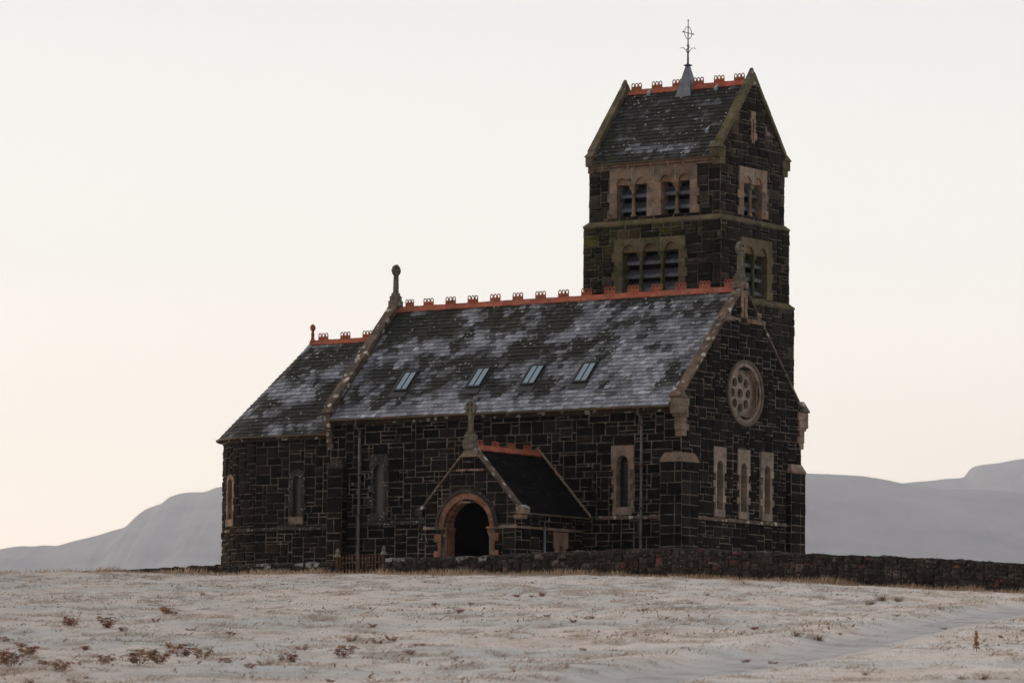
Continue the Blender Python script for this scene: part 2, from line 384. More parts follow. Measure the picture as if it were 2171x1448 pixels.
# track centre line (plan positions)
TR = [(2420, 1281), (2300, 1283), (2171, 1292), (2050, 1312), (1930, 1338), (1820, 1364), (1720, 1386), (1610, 1404), (1500, 1420), (1360, 1440), (1210, 1462), (1020, 1492)]
TRP = [ground_hit(*q)[0] for q in TR]
TRX = np.array([p[0] for p in TRP]); TRY = np.array([p[1] for p in TRP])
def track_dist(x, y):
    best = np.full(np.shape(x), 1e9); sgn = np.zeros(np.shape(x))
    for i in range(len(TRX)-1):
        ax, ay, bx, by = TRX[i], TRY[i], TRX[i+1], TRY[i+1]; ex, ey = bx-ax, by-ay; l2 = ex*ex+ey*ey
        t = np.clip(((x-ax)*ex+(y-ay)*ey)/l2, 0, 1); dx = x-(ax+ex*t); dy = y-(ay+ey*t); dd = np.hypot(dx, dy)
        s = np.sign(ex*dy-ey*dx); m_ = dd < best; best = np.where(m_, dd, best); sgn = np.where(m_, s, sgn)
    return best*sgn          # sign tells the side
TSIDE = -1.0
def zground(x, y):
    x = np.asarray(x, float); y = np.asarray(y, float)
    z = zfield(x, y); az, d = aznum(x, y)
    k = np.clip((d-25)/20, 0, 1)*np.clip((260-d)/60, 0, 1)
    td = track_dist(x, y); a = np.abs(td); k = k*(.10+.90*np.clip((a-1)/4, 0, 1))
    kw = np.clip(np.abs(y-WALL_Y)/3, .25, 1)
    z = z+k*kw*((fbm(x*1.1, y*1.1, 4)-.5)*.20+(fbm(x*.22, y*.22, 2)-.5)*.24)
    z = z-.05*np.clip(1-(a/1.0)**4, 0, 1)*(d < 175)
    b = td*TSIDE
    z = z+.13*np.exp(-((b-1.5)/.8)**2)*(d < 175)*(.6+.8*fbm(x*.5, y*.5, 2))
    return z

# ------------------------------------------------------------------ the church
CH = empty('church', (-8.0, 4.1, -1.75), label='dark stone church with a tall gabled tower, slate roofs, red ridge tiles and rounded apse', cat='church')
W_, LN = 8.2, 16.1
YC = 4.1
def roofline(y0, z0, m_, s=1):        # keep below the line z = z0+m(y-y0)
    return (-m_*s, 1, z0-m_*s*y0)
NM = 1.046
CLIP_N = [roofline(-.35, 4.07, NM), roofline(8.55, 4.07, NM, -1)]
def green(P, t, R):                    # moss on the weathered south-west faces of the tower
    x, y, z = P; k = 0
    if y < 8.6: k = max(0, min(1, (-5.2-x)/3))*max(0, 1-abs(z-11.2)/1.6)*.9+max(0, 1-abs(z-11.75)/.5)*.8
    k *= R.uniform(.2, 1.1)
    g = 1.25
    return (t[0]*g*(1+.9*k), t[1]*g*(1+1.5*k), t[2]*g*(1-.1*k))
def tower_tint(P, t, R): return green(P, (t[0]*2.5, t[1]*2.45, t[2]*2.4), R)
NS = plane_s(0); NE = plane_e(0)
# openings: (u0,u1,v0,v1) of the hole, then the wider block left free of rubble
def lan(uc, w, v0, vs, b, vt, vb): return (uc-w/2, uc+w/2, v0, vs+w/2, uc-b/2, uc+b/2, vb, vt)
SW1 = lan(-2.52, .52, .42, 2.05, 1.0, 2.68, .14); SW2 = lan(-13.75, .48, .42, 2.05, .86, 2.68, .14)
EW = [lan(y, .40, .40, 2.0, .84, 2.70, .14) for y in (2.50, 4.14, 5.77)]
ROSE = (4.18-.85, 4.18+.85, 4.8-.85, 4.8+.85, 4.18-.9, 4.18+.9, 4.8-.9, 4.8+.9)
DOOR = (-7.1, -5.6, -1.75, -.2)
PX0, PX1, PXM, PY = -8.3, -4.3, -6.33, -4.3
wall('nave_wall', CH, [(NS, -LN, 0, -2.4, 4.1, [SW1, SW2, DOOR], [])], 3, m='basalt')
wall('east_gable_wall', CH, [(NE, 0, W_, -2.4, 9.0, EW+[ROSE, (4.02, 4.20, 7.62, 8.35, 3.9, 4.32, 7.62, 8.6)], CLIP_N)], 5)
wall('north_wall', CH, [(plane_n(W_), -LN, 0, -2.4, 4.1, [], [])], 6, cw=.3, ch=.25)
wall('west_gable_wall', CH, [(plane_w(-LN), 0, W_, 3.2, 9.0, [], CLIP_N)], 7, cw=.3, ch=.25)

def lancet(parent, Mp, hole, dress='sandstone', pane='glass_dark', bars=False, quo=.42, name='lancet_window', rev=.24):
    u0, u1, v0, vt, b0, b1, vb, vtop = hole; uc = (u0+u1)/2; r = (u1-u0)/2; vs_ = vt-r
    mb = MB(); df = .085; db = -rev
    arch_head(mb, Mp, b0, b1, vs_-.12, vtop, [], df, None, db) if False else None
    # head with arched opening
    arch_head(mb, Mp, b0, b1, vs_, vtop, [(uc, r)], df, None, db, sst())
    n = max(3, round((vs_-v0)/.29)); h = (vs_-v0)/n
    for k in range(n):
        wd = (quo if k % 2 else quo-.15)+rng.uniform(-.03, .03)
        e0 = uc-wd-.08; e1 = uc+wd+.08
        mbox(mb, Mp, e0, u0, v0+h*k+.006, v0+h*(k+1)-.006, db, df, sst(), bev=.006)
        mbox(mb, Mp, u1, e1, v0+h*k+.006, v0+h*(k+1)-.006, db, df, sst(), bev=.006)
    mbox(mb, Mp, u0-.16, u1+.16, vb-.02, v0, db, df+.01, sst())
    o = mb.build(name, dress, parent)
    pb = MB(); pu = MB()
    poly = [(u0-.01, v0-.01), (u1+.01, v0-.01)]+arc(uc, vs_, r+.01, 0, 180, 12)
    n0 = len(pb.v); pb.v.extend(Mp(x, y, db+.03) for x, y in poly)
    pb.f.append(tuple(range(n0, n0+len(poly)))); pb.c.append((1, 1, 1))
    g = pb.build('pane', pane, o)
    set_uv(g, poly)
    fb = MB()
    if bars:
        zs_ = np.linspace(v0+.2, vs_, 7)
    else: zs_ = (vs_-.02, vs_-.35)
    for z in zs_: fb = MB(); mbox(fb, Mp, u0, u1, z-.013, z+.013, db+.035, db+.058, bev=.002); fb.build('glazing_bar', 'iron', o)
    return o
def set_uv(o, poly):
    a = o.data.attributes['tint'].data
    for p in o.data.polygons:
        for k, li in enumerate(p.loop_indices): a[li].color = (poly[k][0], poly[k][1], 0, 1)
lancet(CH, NS, SW1, bars=True, name='lancet_window')
tag(lancet(CH, NS, SW2, dress='dark_dressing', pane='glass_warm', rev=.08), 'lichen-grey lancet window beside the downpipe')
for hnd in EW: lancet(CH, NE, hnd, dress='pale_stone', quo=.37, rev=.26, pane='glass_east')

# string courses and plinth bands
def band(mb, Mp, u0, u1, z0, z1, d, n=None):
    L_ = u1-u0; n = n or max(1, round(L_/.8))
    for k in range(n):
        a = u0+L_*k/n+.004; b = u0+L_*(k+1)/n-.004; c = sst()
        P = [Mp(a, z0, 0), Mp(b, z0, 0), Mp(b, z0, d), Mp(a, z0, d), Mp(a, z0+(z1-z0)*.45, d), Mp(b, z0+(z1-z0)*.45, d), Mp(b, z1, .02), Mp(a, z1, .02)]
        mb.add(P, [(0, 1, 2, 3), (3, 2, 5, 4), (4, 5, 6, 7), (0, 3, 4, 7), (1, 6, 5, 2)], c)
for a_, b_ in ((-15.2, -8.4), (-3.7, -.6)): mb = MB(); band(mb, NS, a_, b_, -.03, .15, .09); mb.build('string_course', 'dark_dressing' if a_ < -9 else 'coping', CH)
mb = MB(); band(mb, NE, .75, 7.2, -.03, .15, .09); mb.build('string_course', 'coping', CH)

# gable band and slit
mb = MB(); mbox(mb, NE, 2.62, 3.5, 7.43, 7.60, -.02, .08, sst()); mbox(mb, NE, 3.5, 4.6, 7.43, 7.60, -.02, .052, sst()); mbox(mb, NE, 4.6, 5.58, 7.43, 7.60, -.02, .08, sst()); mbox(mb, NE, 5.0, 5.3, 7.6, 7.86, -.02, .08, sst()); mbox(mb, NE, 2.95, 3.2, 7.6, 7.82, -.02, .08, sst())
mb.build('gable_band', 'sandstone', CH)
def slit(Mp, uc, v0, v1, wb):
    mb = MB(); h = (v1-v0)/4
    for k in range(4):
        wd = wb if k in (0, 3) or k == 2 else wb*.72
        mbox(mb, Mp, uc-wd, uc-.035, v0+h*k+.004, v0+h*(k+1)-.004, -.25, .08, sst()); mbox(mb, Mp, uc+.035, uc+wd, v0+h*k+.004, v0+h*(k+1)-.004, -.25, .08, sst())
    mbox(mb, Mp, uc-wb, uc+wb, v1, v1+.28, -.25, .08, sst())
    base_grid(mb, Mp, uc-.06, uc+.06, v0, v1, d=-.24, c=(.1, .1, .1))
    return mb.build('slit_window', 'sandstone', CH)
slit(NE, 4.11, 7.6, 8.36, .24)

# rose window
mb = MB(); ROS = (4.18, 4.80)
def ringp(mb, Mp, cu, cv, ro, ri, d1, d0, n=48, c=(1, 1, 1), segs=0, dout=None):
    for k in range(n):
        a0, a1 = 2*math.pi*k/n, 2*math.pi*(k+1)/n
        cc = c
        if segs: r_ = random.Random(int(k*segs/n)+91); g = r_.uniform(.7, 1.2); cc = (g, g*r_.uniform(.9, 1.02), g*r_.uniform(.85, 1.05))
        p = lambda r, a, d: Mp(cu+r*math.cos(a), cv+r*math.sin(a), d)
        mb.quad([p(ri, a0, d1), p(ro, a0, d1), p(ro, a1, d1), p(ri, a1, d1)], cc)
        mb.quad([p(ro, a0, d1), p(ro, a0, d0 if dout is None else dout), p(ro, a1, d0 if dout is None else dout), p(ro, a1, d1)], cc)
        mb.quad([p(ri, a0, d0), p(ri, a0, d1), p(ri, a1, d1), p(ri, a1, d0)], cc)
ringp(mb, NE, *ROS, 1.24, 1.13, .13, -.01, c=(.45, .42, .4))
ringp(mb, NE, *ROS, 1.13, .99, .09, -.02, segs=12)
# scalloped inner order
for k in range(96):
    a0, a1 = 2*math.pi*k/96, 2*math.pi*(k+1)/96
    f = lambda a: .90+.035*abs(math.sin(a*8))
    q = lambda r, a, d: NE(ROS[0]+r*math.cos(a), ROS[1]+r*math.sin(a), d)
    mb.quad([q(f(a0), a0, -.03), q(.995, a0, -.03), q(.995, a1, -.03), q(f(a1), a1, -.03)], (.8, .72, .66))
    mb.quad([q(f(a0), a0, -.14), q(f(a0), a0, -.03), q(f(a1), a1, -.03), q(f(a1), a1, -.14)], (.8, .72, .66))
ringp(mb, NE, *ROS, .995, .83, -.13, -.24, segs=9)
rose = mb.build('rose_window', 'pale_stone', CH)
mb = MB(); circ = lambda cu, cv, r, n, ph=0: [(cu+r*math.cos(2*math.pi*k/n+ph), cv+r*math.sin(2*math.pi*k/n+ph)) for k in range(n)]
hs = [circ(*ROS, .185, 20)]
for k in range(8):
    a = 2*math.pi*k/8+math.pi/2; hs.append(circ(ROS[0]+.545*math.cos(a), ROS[1]+.545*math.sin(a), .188, 20))
    a += math.pi/8; hs.append(circ(ROS[0]+.315*math.cos(a), ROS[1]+.315*math.sin(a), .028, 6))
plate(mb, NE, circ(*ROS, .84, 48), hs, -.30, -.15, (1.1, 1.1, 1.12))
for h_ in range(9):
    if h_ == 0: cu, cv = ROS
    else: a = 2*math.pi*(h_-1)/8+math.pi/2; cu, cv = ROS[0]+.545*math.cos(a), ROS[1]+.545*math.sin(a)
    ringp(mb, NE, cu, cv, .212, .186, -.125, -.16, n=20, c=(1.4, 1.42, 1.45))
mb.build('tracery', 'pale_stone', rose)
mb = MB(); pl = circ(*ROS, .84, 32); mb.quad([NE(x, y, -.29) for x, y in pl]); g = mb.build('pane', 'glass_dark', rose); set_uv(g, pl)

# corner buttresses
def buttress(x0, x1, y0, y1, ztop, sd, sides, cm='sandstone'):
    mb = MB(); bb = MB(); i = .02
    fs = {'s': (plane_s(y0+i), x0, x1), 'e': (plane_e(x1-i), y0, y1), 'n': (plane_n(y1-i), x0, x1), 'w': (plane_w(x0+i), y0, y1)}
    for k, sdn in enumerate(sides):
        Mp, a, b = fs[sdn]
        base_grid(bb, Mp, a+i-.026, b-i+.026, -2.4, ztop, d=.026); stones(mb, Mp, a-.01, b+.01, -1.85, ztop, seed=sd+k, cw=.30, ch=.40, proud=.03, hmax=1, wmax=2, gap=.012)
    o = mb.build('buttress', 'basalt', CH); bb.build('mortar_bed', 'mortar', o)
    c = MB(); wbox(c, x0-.03, x1+.03, y0-.03, y1+.03, ztop-.02, ztop+.06, sst()); hipcap(c, x0-.03, x1+.03, y0-.03, y1+.03, ztop+.061, ztop+.33, .13, sst())
    c.build('buttress_cap', cm, o); return o
buttress(-.66, .27, -.35, .74, 2.02, 11, 'se')
buttress(-.66, .24, 7.2, 8.19, 2.02, 13, 'sen')
buttress(-16.0, -15.3, -.35, .3, 2.2, 15, 'se', 'rubble')

# kneelers (skew putts) at the gable feet
def kneeler(x0, x1, ys, s, ztop, zb, zl, m='sandstone', cap=.42, name='kneeler'):
    """s=-1: projects to -y from ys"""
    mb = MB()
    def yb(a, b): return (min(ys+s*a, ys+s*b), max(ys+s*a, ys+s*b))
    hz = (ztop-zb)/2
    for k in range(2): y0, y1 = yb(.36, -.25-.07*k); wbox(mb, x0, x1, y0, y1, zb+hz*k+.003, zb+hz*(k+1)-.003, sst())
    y0, y1 = yb(.25, -.30); wbox(mb, x0+.03, x1-.02, y0, y1, zb-.10, zb, sst())
    n = 3; h = (zb-.1-zl)/n
    for k in range(n): y0, y1 = yb(.15 if k else .10, -.20-.14*(k % 2)); wbox(mb, x0+.05, x1-.04, y0, y1, zl+h*k+.003, zl+h*(k+1)-.003, sst())
    o = mb.build(name, m, CH)
    c = MB(); y0, y1 = yb(.41, -.12); ym = (y0+y1)/2; xm = (x0+x1)/2; z0 = ztop
    wbox(c, x0-.05, x1+.05, y0, y1, z0, z0+.05, sst())
    c.add([(x0-.05, y0, z0+.05), (x1+.05, y0, z0+.05), (x1+.05, y1, z0+.05), (x0-.05, y1, z0+.05), (x0+.06, ym, z0+cap), (x1-.06, ym, z0+cap)],
          [(0, 1, 5, 4), (1, 2, 5), (2, 3, 4, 5), (3, 0, 4)], sst())
    c.build('cap_stone', 'coping', o); return o
kneeler(-.25, .14, 0, -1, 4.35, 3.75, 2.95); kneeler(-.25, .14, W_, 1, 4.35, 3.75, 2.95)
kneeler(-16.3, -15.92, 0, -1, 4.30, 3.75, 2.95, m='coping')

# copings
def coping(x0, x1, yc, yfoot, zfoot, m_, th, m='coping', lo=.10, seed=1, apex=.0):
    """saddle of coping stones along both slopes of a gable; line z=zfoot+m*(y-yfoot) is the roof"""
    R = random.Random(seed); mb = MB()
    for s in (1, -1):
        L_ = yc-yfoot; n = max(3, round(L_*math.hypot(1, m_)/.75))
        for k in range(n):
            a = yfoot+.25+(L_-.25)*k/n+.004; b = yfoot+.25+(L_-.25)*(k+1)/n-.004 if k < n-1 else yc
            za, zb = zfoot+m_*(a-yfoot), zfoot+m_*(b-yfoot)
            j = R.uniform(-.006, .006); g = R.uniform(.75, 1.3); c = (g, g*R.uniform(.92, 1.04), g*R.uniform(.85, 1.05))
            Y = lambda y: y if s > 0 else 2*yc-y
            V = []
            for y, z in ((a, za), (b, zb)):
                V += [(x0, Y(y), z+lo), (x1, Y(y), z+lo), (x1+j, Y(y), z+lo+th), (x1-.03, Y(y), z+lo+th+.03), (x0+.03, Y(y), z+lo+th+.03), (x0-j, Y(y), z+lo+th)]
            F = [(i, (i+1) % 6, 6+(i+1) % 6, 6+i) for i in range(6)]+[tuple(range(6))[::-1], tuple(range(6, 12))]
            mb.add(V, F, c)
    return mb.build('gable_coping', m, CH)
coping(-.32, .09, YC, -.35, 4.07, NM, .10, seed=2, lo=.05)
coping(-16.42, -15.98, YC, -.35, 4.07, NM, .26, seed=4, lo=.06)

# stone crosses
def stone_cross(Mp, uc, zb, zr, zt, m='cross_stone', wb=.30, base=None):
    ro = (zt-zr)/2; zc = zr+ro; ri = ro*.60; mb = MB(); t = ro*.22
    holes = []
    for q in range(4):
        a0 = 90*q+22; a1 = 90*q+68
        holes.append(arc(uc, zc, ro*.74, a0, a1, 5)+arc(uc, zc, ro*.26, a1-6, a0+6, 3))
    outer = []
    for k in range(48):
        a = 360*k/48; r_ = ro*(1.0+.09*(1 if min(a % 90, 90-a % 90) < 14 else 0)); outer.append((uc+r_*math.cos(rad(a)), zc+r_*math.sin(rad(a))))
    plate(mb, Mp, outer, holes, -.06, .06, back=True)
    zs = zb+(zr-zb)*.32
    sh = [(uc-wb*.30, zs), (uc+wb*.30, zs), (uc+wb*.20, zr+.05), (uc-wb*.20, zr+.05)]
    plate(mb, Mp, sh, [], -.09, .09, back=True)
    mbox(mb, Mp, uc-wb*.75, uc+wb*.75, zb, zb+(zs-zb)*.62, -.17, .17, sst()); mbox(mb, Mp, uc-wb*.52, uc+wb*.52, zb+(zs-zb)*.62, zs, -.13, .13, sst())
    if base: mbox(mb, Mp, uc-base[0], uc+base[0], base[1], zb, -.19, .19, sst(), taper=.0)
    return mb.build('stone_cross', m, CH)
stone_cross(plane_e(-.12), YC, 8.95, 9.96, 10.46, base=(.30, 8.72)); stone_cross(plane_e(-16.2), YC, 9.05, 10.04, 10.47, base=(.24, 8.75), wb=.24)

# slates
def sn(x, y, z=0): return mnoise.fractal(Vector((x, y, z)), 1.0, 2.0, 4)   # about -1..1
def slate_col(x, y, z, pale, R, green_=0.0):
    """pale 0..1: fresh blue-grey slate against brown-black weathered slate"""
    p = min(1, max(0, .5+(pale-.5)*1.15+R.uniform(-.24, .24)))
    a = (.0205, .0190, .0180); b = (.24, .25, .285)
    c = [a[i]*(1-p)+b[i]*p for i in range(3)]
    if R.random() < .05: c = [q*1.5+.01 for q in c]
    g = green_*R.uniform(.3, 1)*(1-p); c[0] += .001*g; c[1] += .003*g; c[2] += -.003*g
    k = R.uniform(.66, 1.36); return (c[0]*k, c[1]*k, c[2]*k)
def slates(mb, pos, nrm, width, S, colf, course=.21, wd=.25, seed=1, tr=(0., 1.)):
    """pos(t,s)->point; s climbs from the eave; nrm(t)->unit normal"""
    R = random.Random(seed); n = int(round(S/course)); cs = S/n
    for k in range(n):
        s0 = cs*k; s1 = min(S, cs*(k+1)+.05); wl = width(s0+cs/2); m_ = max(1, round(wl/wd)); off = .5*(k % 2)
        edges = [min(1, max(0, (i-off+R.uniform(-.09, .09))/m_)) for i in range(m_+2)]
        edges[0] = 0
        for i in range(m_+1):
            t0, t1 = edges[i], edges[i+1]
            if t1-t0 < .15/m_: continue
            g = .007/max(wl, .1); t0 += g; t1 -= g
            if t1 <= t0: continue
            t0 = tr[0]+(tr[1]-tr[0])*t0; t1 = tr[0]+(tr[1]-tr[0])*t1
            j = R.uniform(-.012, .012); l0 = .030+R.uniform(-.006, .010); l1 = .004
            if R.random() < .01: j -= .03; l0 += .012
            P = []
            for t, s, l in ((t0, s0+j, l0), (t1, s0+j+R.uniform(-.008, .008), l0), (t1, s1, l1), (t0, s1, l1), (t0, s0+j, l0-.016), (t1, s0+j, l0-.016)):
                q = pos(t, s); nn = nrm(t); P.append((q[0]+nn[0]*l, q[1]+nn[1]*l, q[2]+nn[2]*l))
            q = pos((t0+t1)/2, s0)
            mb.add(P, [(0, 1, 2, 3), (4, 5, 1, 0), (4, 0, 3), (1, 5, 2)], colf(q, R, s0/S))
def plane_roof(mb, x0, x1, ye, ze, yr, zr, colf, seed, fl=None, **kw):
    S = math.hypot(yr-ye, zr-ze); dy, dz = (yr-ye)/S, (zr-ze)/S; nn = (0, -dz*(1 if yr > ye else -1), abs(dy)) if yr > ye else (0, dz, abs(dy))
    slates(mb, lambda t, s: (x0+(x1-x0)*t, ye+dy*s, ze+dz*s), lambda t: nn, lambda s: x1-x0, S, colf, seed=seed, **kw)
    mb.quad([(x0, ye, ze-.01), (x1, ye, ze-.01), (x1, yr, zr-.01), (x0, yr, zr-.01)], (.015, .015, .015))
def blob(x, s, cx, cs, rx, rs): return math.exp(-((x-cx)/rx)**2-((s-cs)/rs)**2)
def nave_col(P, R, f):
    x = P[0]; n = sn(x*.7, f*4.4, 3)+.55*sn(x*2.2, f*13.0, 8)
    p = .29+1.1*n
    p += .85*max(0, 1-f/.20)+.62*blob(x, f, -3.0, .45, 3.2, .5)+.42*blob(x, f, -11.6, .60, 1.7, .14)+.30*blob(x, f, -7.6, .72, 2.0, .14)+.35*blob(x, f, -14.2, .45, 1.2, .16)
    p -= .62*blob(x, f, -9.0, .55, 1.4, .30)+.55*blob(x, f, -12.3, .40, 2.0, .15)+.4*blob(x, f, -5.6, .46, 1.2, .2)+.5*blob(x, f, -15.2, .9, 3.4, .16)+.6*blob(x, f, -3.2, .80, 1.6, .13)+.5*blob(x, f, -3.9, .60, .5, .12)+.4*max(0, (f-.88)/.12)+.5*blob(x, f, -13.6, .2, .8, .1)
    return slate_col(*P, p*.95, R, 1.0*(f > .6)*(x < -9)+.35)
ER = math.hypot(4.35, 4.55)
mb = MB(); plane_roof(mb, -15.98, -.34, -.35, 4.07, 4.05, 4.07+4.40*NM, nave_col, 21)
plane_roof(mb, -15.98, -.34, 8.55, 4.07, 4.15, 4.07+4.40*NM, lambda P, R, f: slate_col(*P, .3, R), 22)
nroof = mb.build('nave_roof', 'slate', CH)

# ridge tiles with pierced cresting
def ridge(parent, Mp, u0, u1, zr, slope, half=.30, yt=.0):
    """Mp(u, z, d): u along the ridge, d across it"""
    mb = MB(); n = max(1, round((u1-u0)/.46)); th = math.atan(slope); R = random.Random(int(abs(u0)*10))
    for k in range(n):
        a = u0+(u1-u0)*k/n+.003; b = u0+(u1-u0)*(k+1)/n-.003; g = R.uniform(.82, 1.15); c = (g, g*R.uniform(.9, 1.1), g); lift = .006*(k % 2)
        for s in (1, -1):
            e = (half*math.cos(th)*s, -half*math.sin(th)); z0 = zr+.085+lift
            mb.add([Mp(a, z0, 0), Mp(b, z0, 0), Mp(b, z0+e[1], e[0]), Mp(a, z0+e[1], e[0]),
                    Mp(b, z0+e[1]-.03, e[0]-.01*s), Mp(a, z0+e[1]-.03, e[0]-.01*s)], [(0, 1, 2, 3), (3, 2, 4, 5)], c)
        mb.quad([Mp(b, z0, 0), Mp(b, z0-half*math.sin(th), half*math.cos(th)), Mp(b, z0-half*math.sin(th), -half*math.cos(th))], c)
    return mb.build('ridge_tile_course', 'terracotta', parent)
def crest(parent, Mp, uc, z, wd=.50, ht=.27, k=0):
    mb = MB(); r = wd/6; zl = z+ht-r*1.25; pts = [(uc-wd/2, z-.02), (uc+wd/2, z-.02)]; hs = []
    for i in (2, 1, 0):
        cu = uc-wd/2+r*(2*i+1); pts += [(x, (y-zl)*1.25+zl) for x, y in arc(cu, zl, r*.96, 0, 180, 8)]
    for i in range(3):
        cu = uc-wd/2+r*(2*i+1); hs.append([(cu+r*.56*math.cos(2*math.pi*q/10), zl+r*.02+r*.72*math.sin(2*math.pi*q/10)) for q in range(10)])
    g = rng.uniform(.85, 1.1)
    plate(mb, Mp, pts, hs, -.010, .010, (g, g*rng.uniform(.92, 1.08), g), back=True); return mb.build('crest_tile', 'terracotta', parent)
def along_x(y): return lambda u, z, d: (u, y-d, z)
def along_y(x): return lambda u, z, d: (x+d, u, z)
ZR = 4.07+4.45*NM
ridge(nroof, along_x(YC), -16.0, -.36, ZR, NM, .30)
for k in range(15): crest(nroof, along_x(YC), -15.66+1.075*k+(.15 if k == 0 else 0), ZR+.10, wd=.50 if 0 < k < 14 else .42)
# eaves gutters
def gutter(parent, pts, r=.065, m='gutter', name='gutter'):
    mb = MB(); P = [Vector(p) for p in pts]; n = 7; V = []; F = []
    for i, p in enumerate(P):
        t = (P[min(i+1, len(P)-1)]-P[max(i-1, 0)]).normalized(); o = Vector((t.y, -t.x, 0)).normalized()
        for rr_ in (r, r*.8): V += [tuple(p+o*rr_*math.cos(math.pi+math.pi*k/(n-1))+Vector((0, 0, rr_*math.sin(math.pi+math.pi*k/(n-1))))) for k in range(n)]
    for i in range(len(P)-1):
        for q in (0, n):
            for k in range(n-1): a = i*2*n+q+k; F.append((a, a+1, a+1+2*n, a+2*n))
        for q in (0, n-1): a = i*2*n+q; F.append((a, a+n, a+3*n, a+2*n))
    for e in (0, len(P)-1):
        for k in range(n-1): a = e*2*n+k; F.append((a, a+1, a+1+n, a+n))
    mb.add(V, F); return mb.build(name, m, parent)
gutter(CH, [(-16.0+.05, -.42, 4.06), (-8, -.42, 4.06), (-.27, -.42, 4.06)])
mb = MB(); mbox(mb, NS, -15.95, -.28, 3.86, 4.04, 0, .10, (.5, .45, .4)); mb.build('eaves_course', 'coping', CH)
# downpipes
def downpipe(x, y, ztop, zb, gx, gy, gz, m='pipe', r=.055, brk=(.35, 1.9)):
    mb = MB(); tube(mb, [(gx, gy, gz), (gx, gy, gz-.18), (x, y, ztop-.12), (x, y, ztop-.3)], r*.9, 10, (1.0, .85, .75))
    tube(mb, [(x, y, ztop-.28), (x, y, zb)], r, 12)
    o = mb.build('downpipe', m, CH)
    for z in brk+(ztop-.32,): b = MB(); tube(b, [(x, y, z-.04), (x, y, z+.04)], r*1.35, 12); wbox(b, x-.11, x+.11, y+.02, y+.07, z-.025, z+.025); b.build('pipe_bracket', 'rust', o)
    return o
downpipe(-14.64, -.12, 3.72, -2.4, -14.64, -.40, 4.0); downpipe(-1.65, -.12, 3.72, -2.4, -1.65, -.40, 4.0)

# skylights
def on_roof(x, s, d):     # s along slope from eave
    c, q = 1/math.hypot(1, NM), NM/math.hypot(1, NM); return (x, -.35+c*s-q*d, 4.07+q*s+c*d)
def skylight(xc):
    a0, a1, s0, s1 = xc-.31, xc+.31, 1.42, 2.56; mb = MB()
    Mr = lambda u, v, d: on_roof(u, v, d)
    mbox(mb, Mr, a0, a0+.05, s0, s1, 0, .10); mbox(mb, Mr, a1-.05, a1, s0, s1, 0, .10); mbox(mb, Mr, a0+.05, a1-.05, s1-.07, s1, 0, .10); mbox(mb, Mr, a0+.05, a1-.05, s0, s0+.10, 0, .10)
    mbox(mb, Mr, xc-.022, xc+.022, s0+.10, s1-.07, .02, .095)
    mbox(mb, Mr, a0-.10, a1+.08, s0-.34, s0, .0, .05); mbox(mb, Mr, a0-.12, a0, s0, s1+.03, .0, .045); mbox(mb, Mr, a1, a1+.08, s0, s1+.03, .0, .045); mbox(mb, Mr, a0, a1, s1, s1+.12, .0, .05)  # near-black apron and flashing, widened to paint in the shadow around the frame
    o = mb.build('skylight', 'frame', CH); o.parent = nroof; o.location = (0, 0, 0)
    for u0, u1 in ((a0+.05, xc-.022), (xc+.022, a1-.05)):
        g = MB(); g.quad([Mr(u0, s0+.1, .07), Mr(u1, s0+.1, .07), Mr(u1, s1-.07, .07), Mr(u0, s1-.07, .07)]); p_ = g.build('pane', 'glass_sky', None); p_.parent = nroof
    return o
for x in (-13.3, -9.85, -7.33, -4.95): skylight(x)

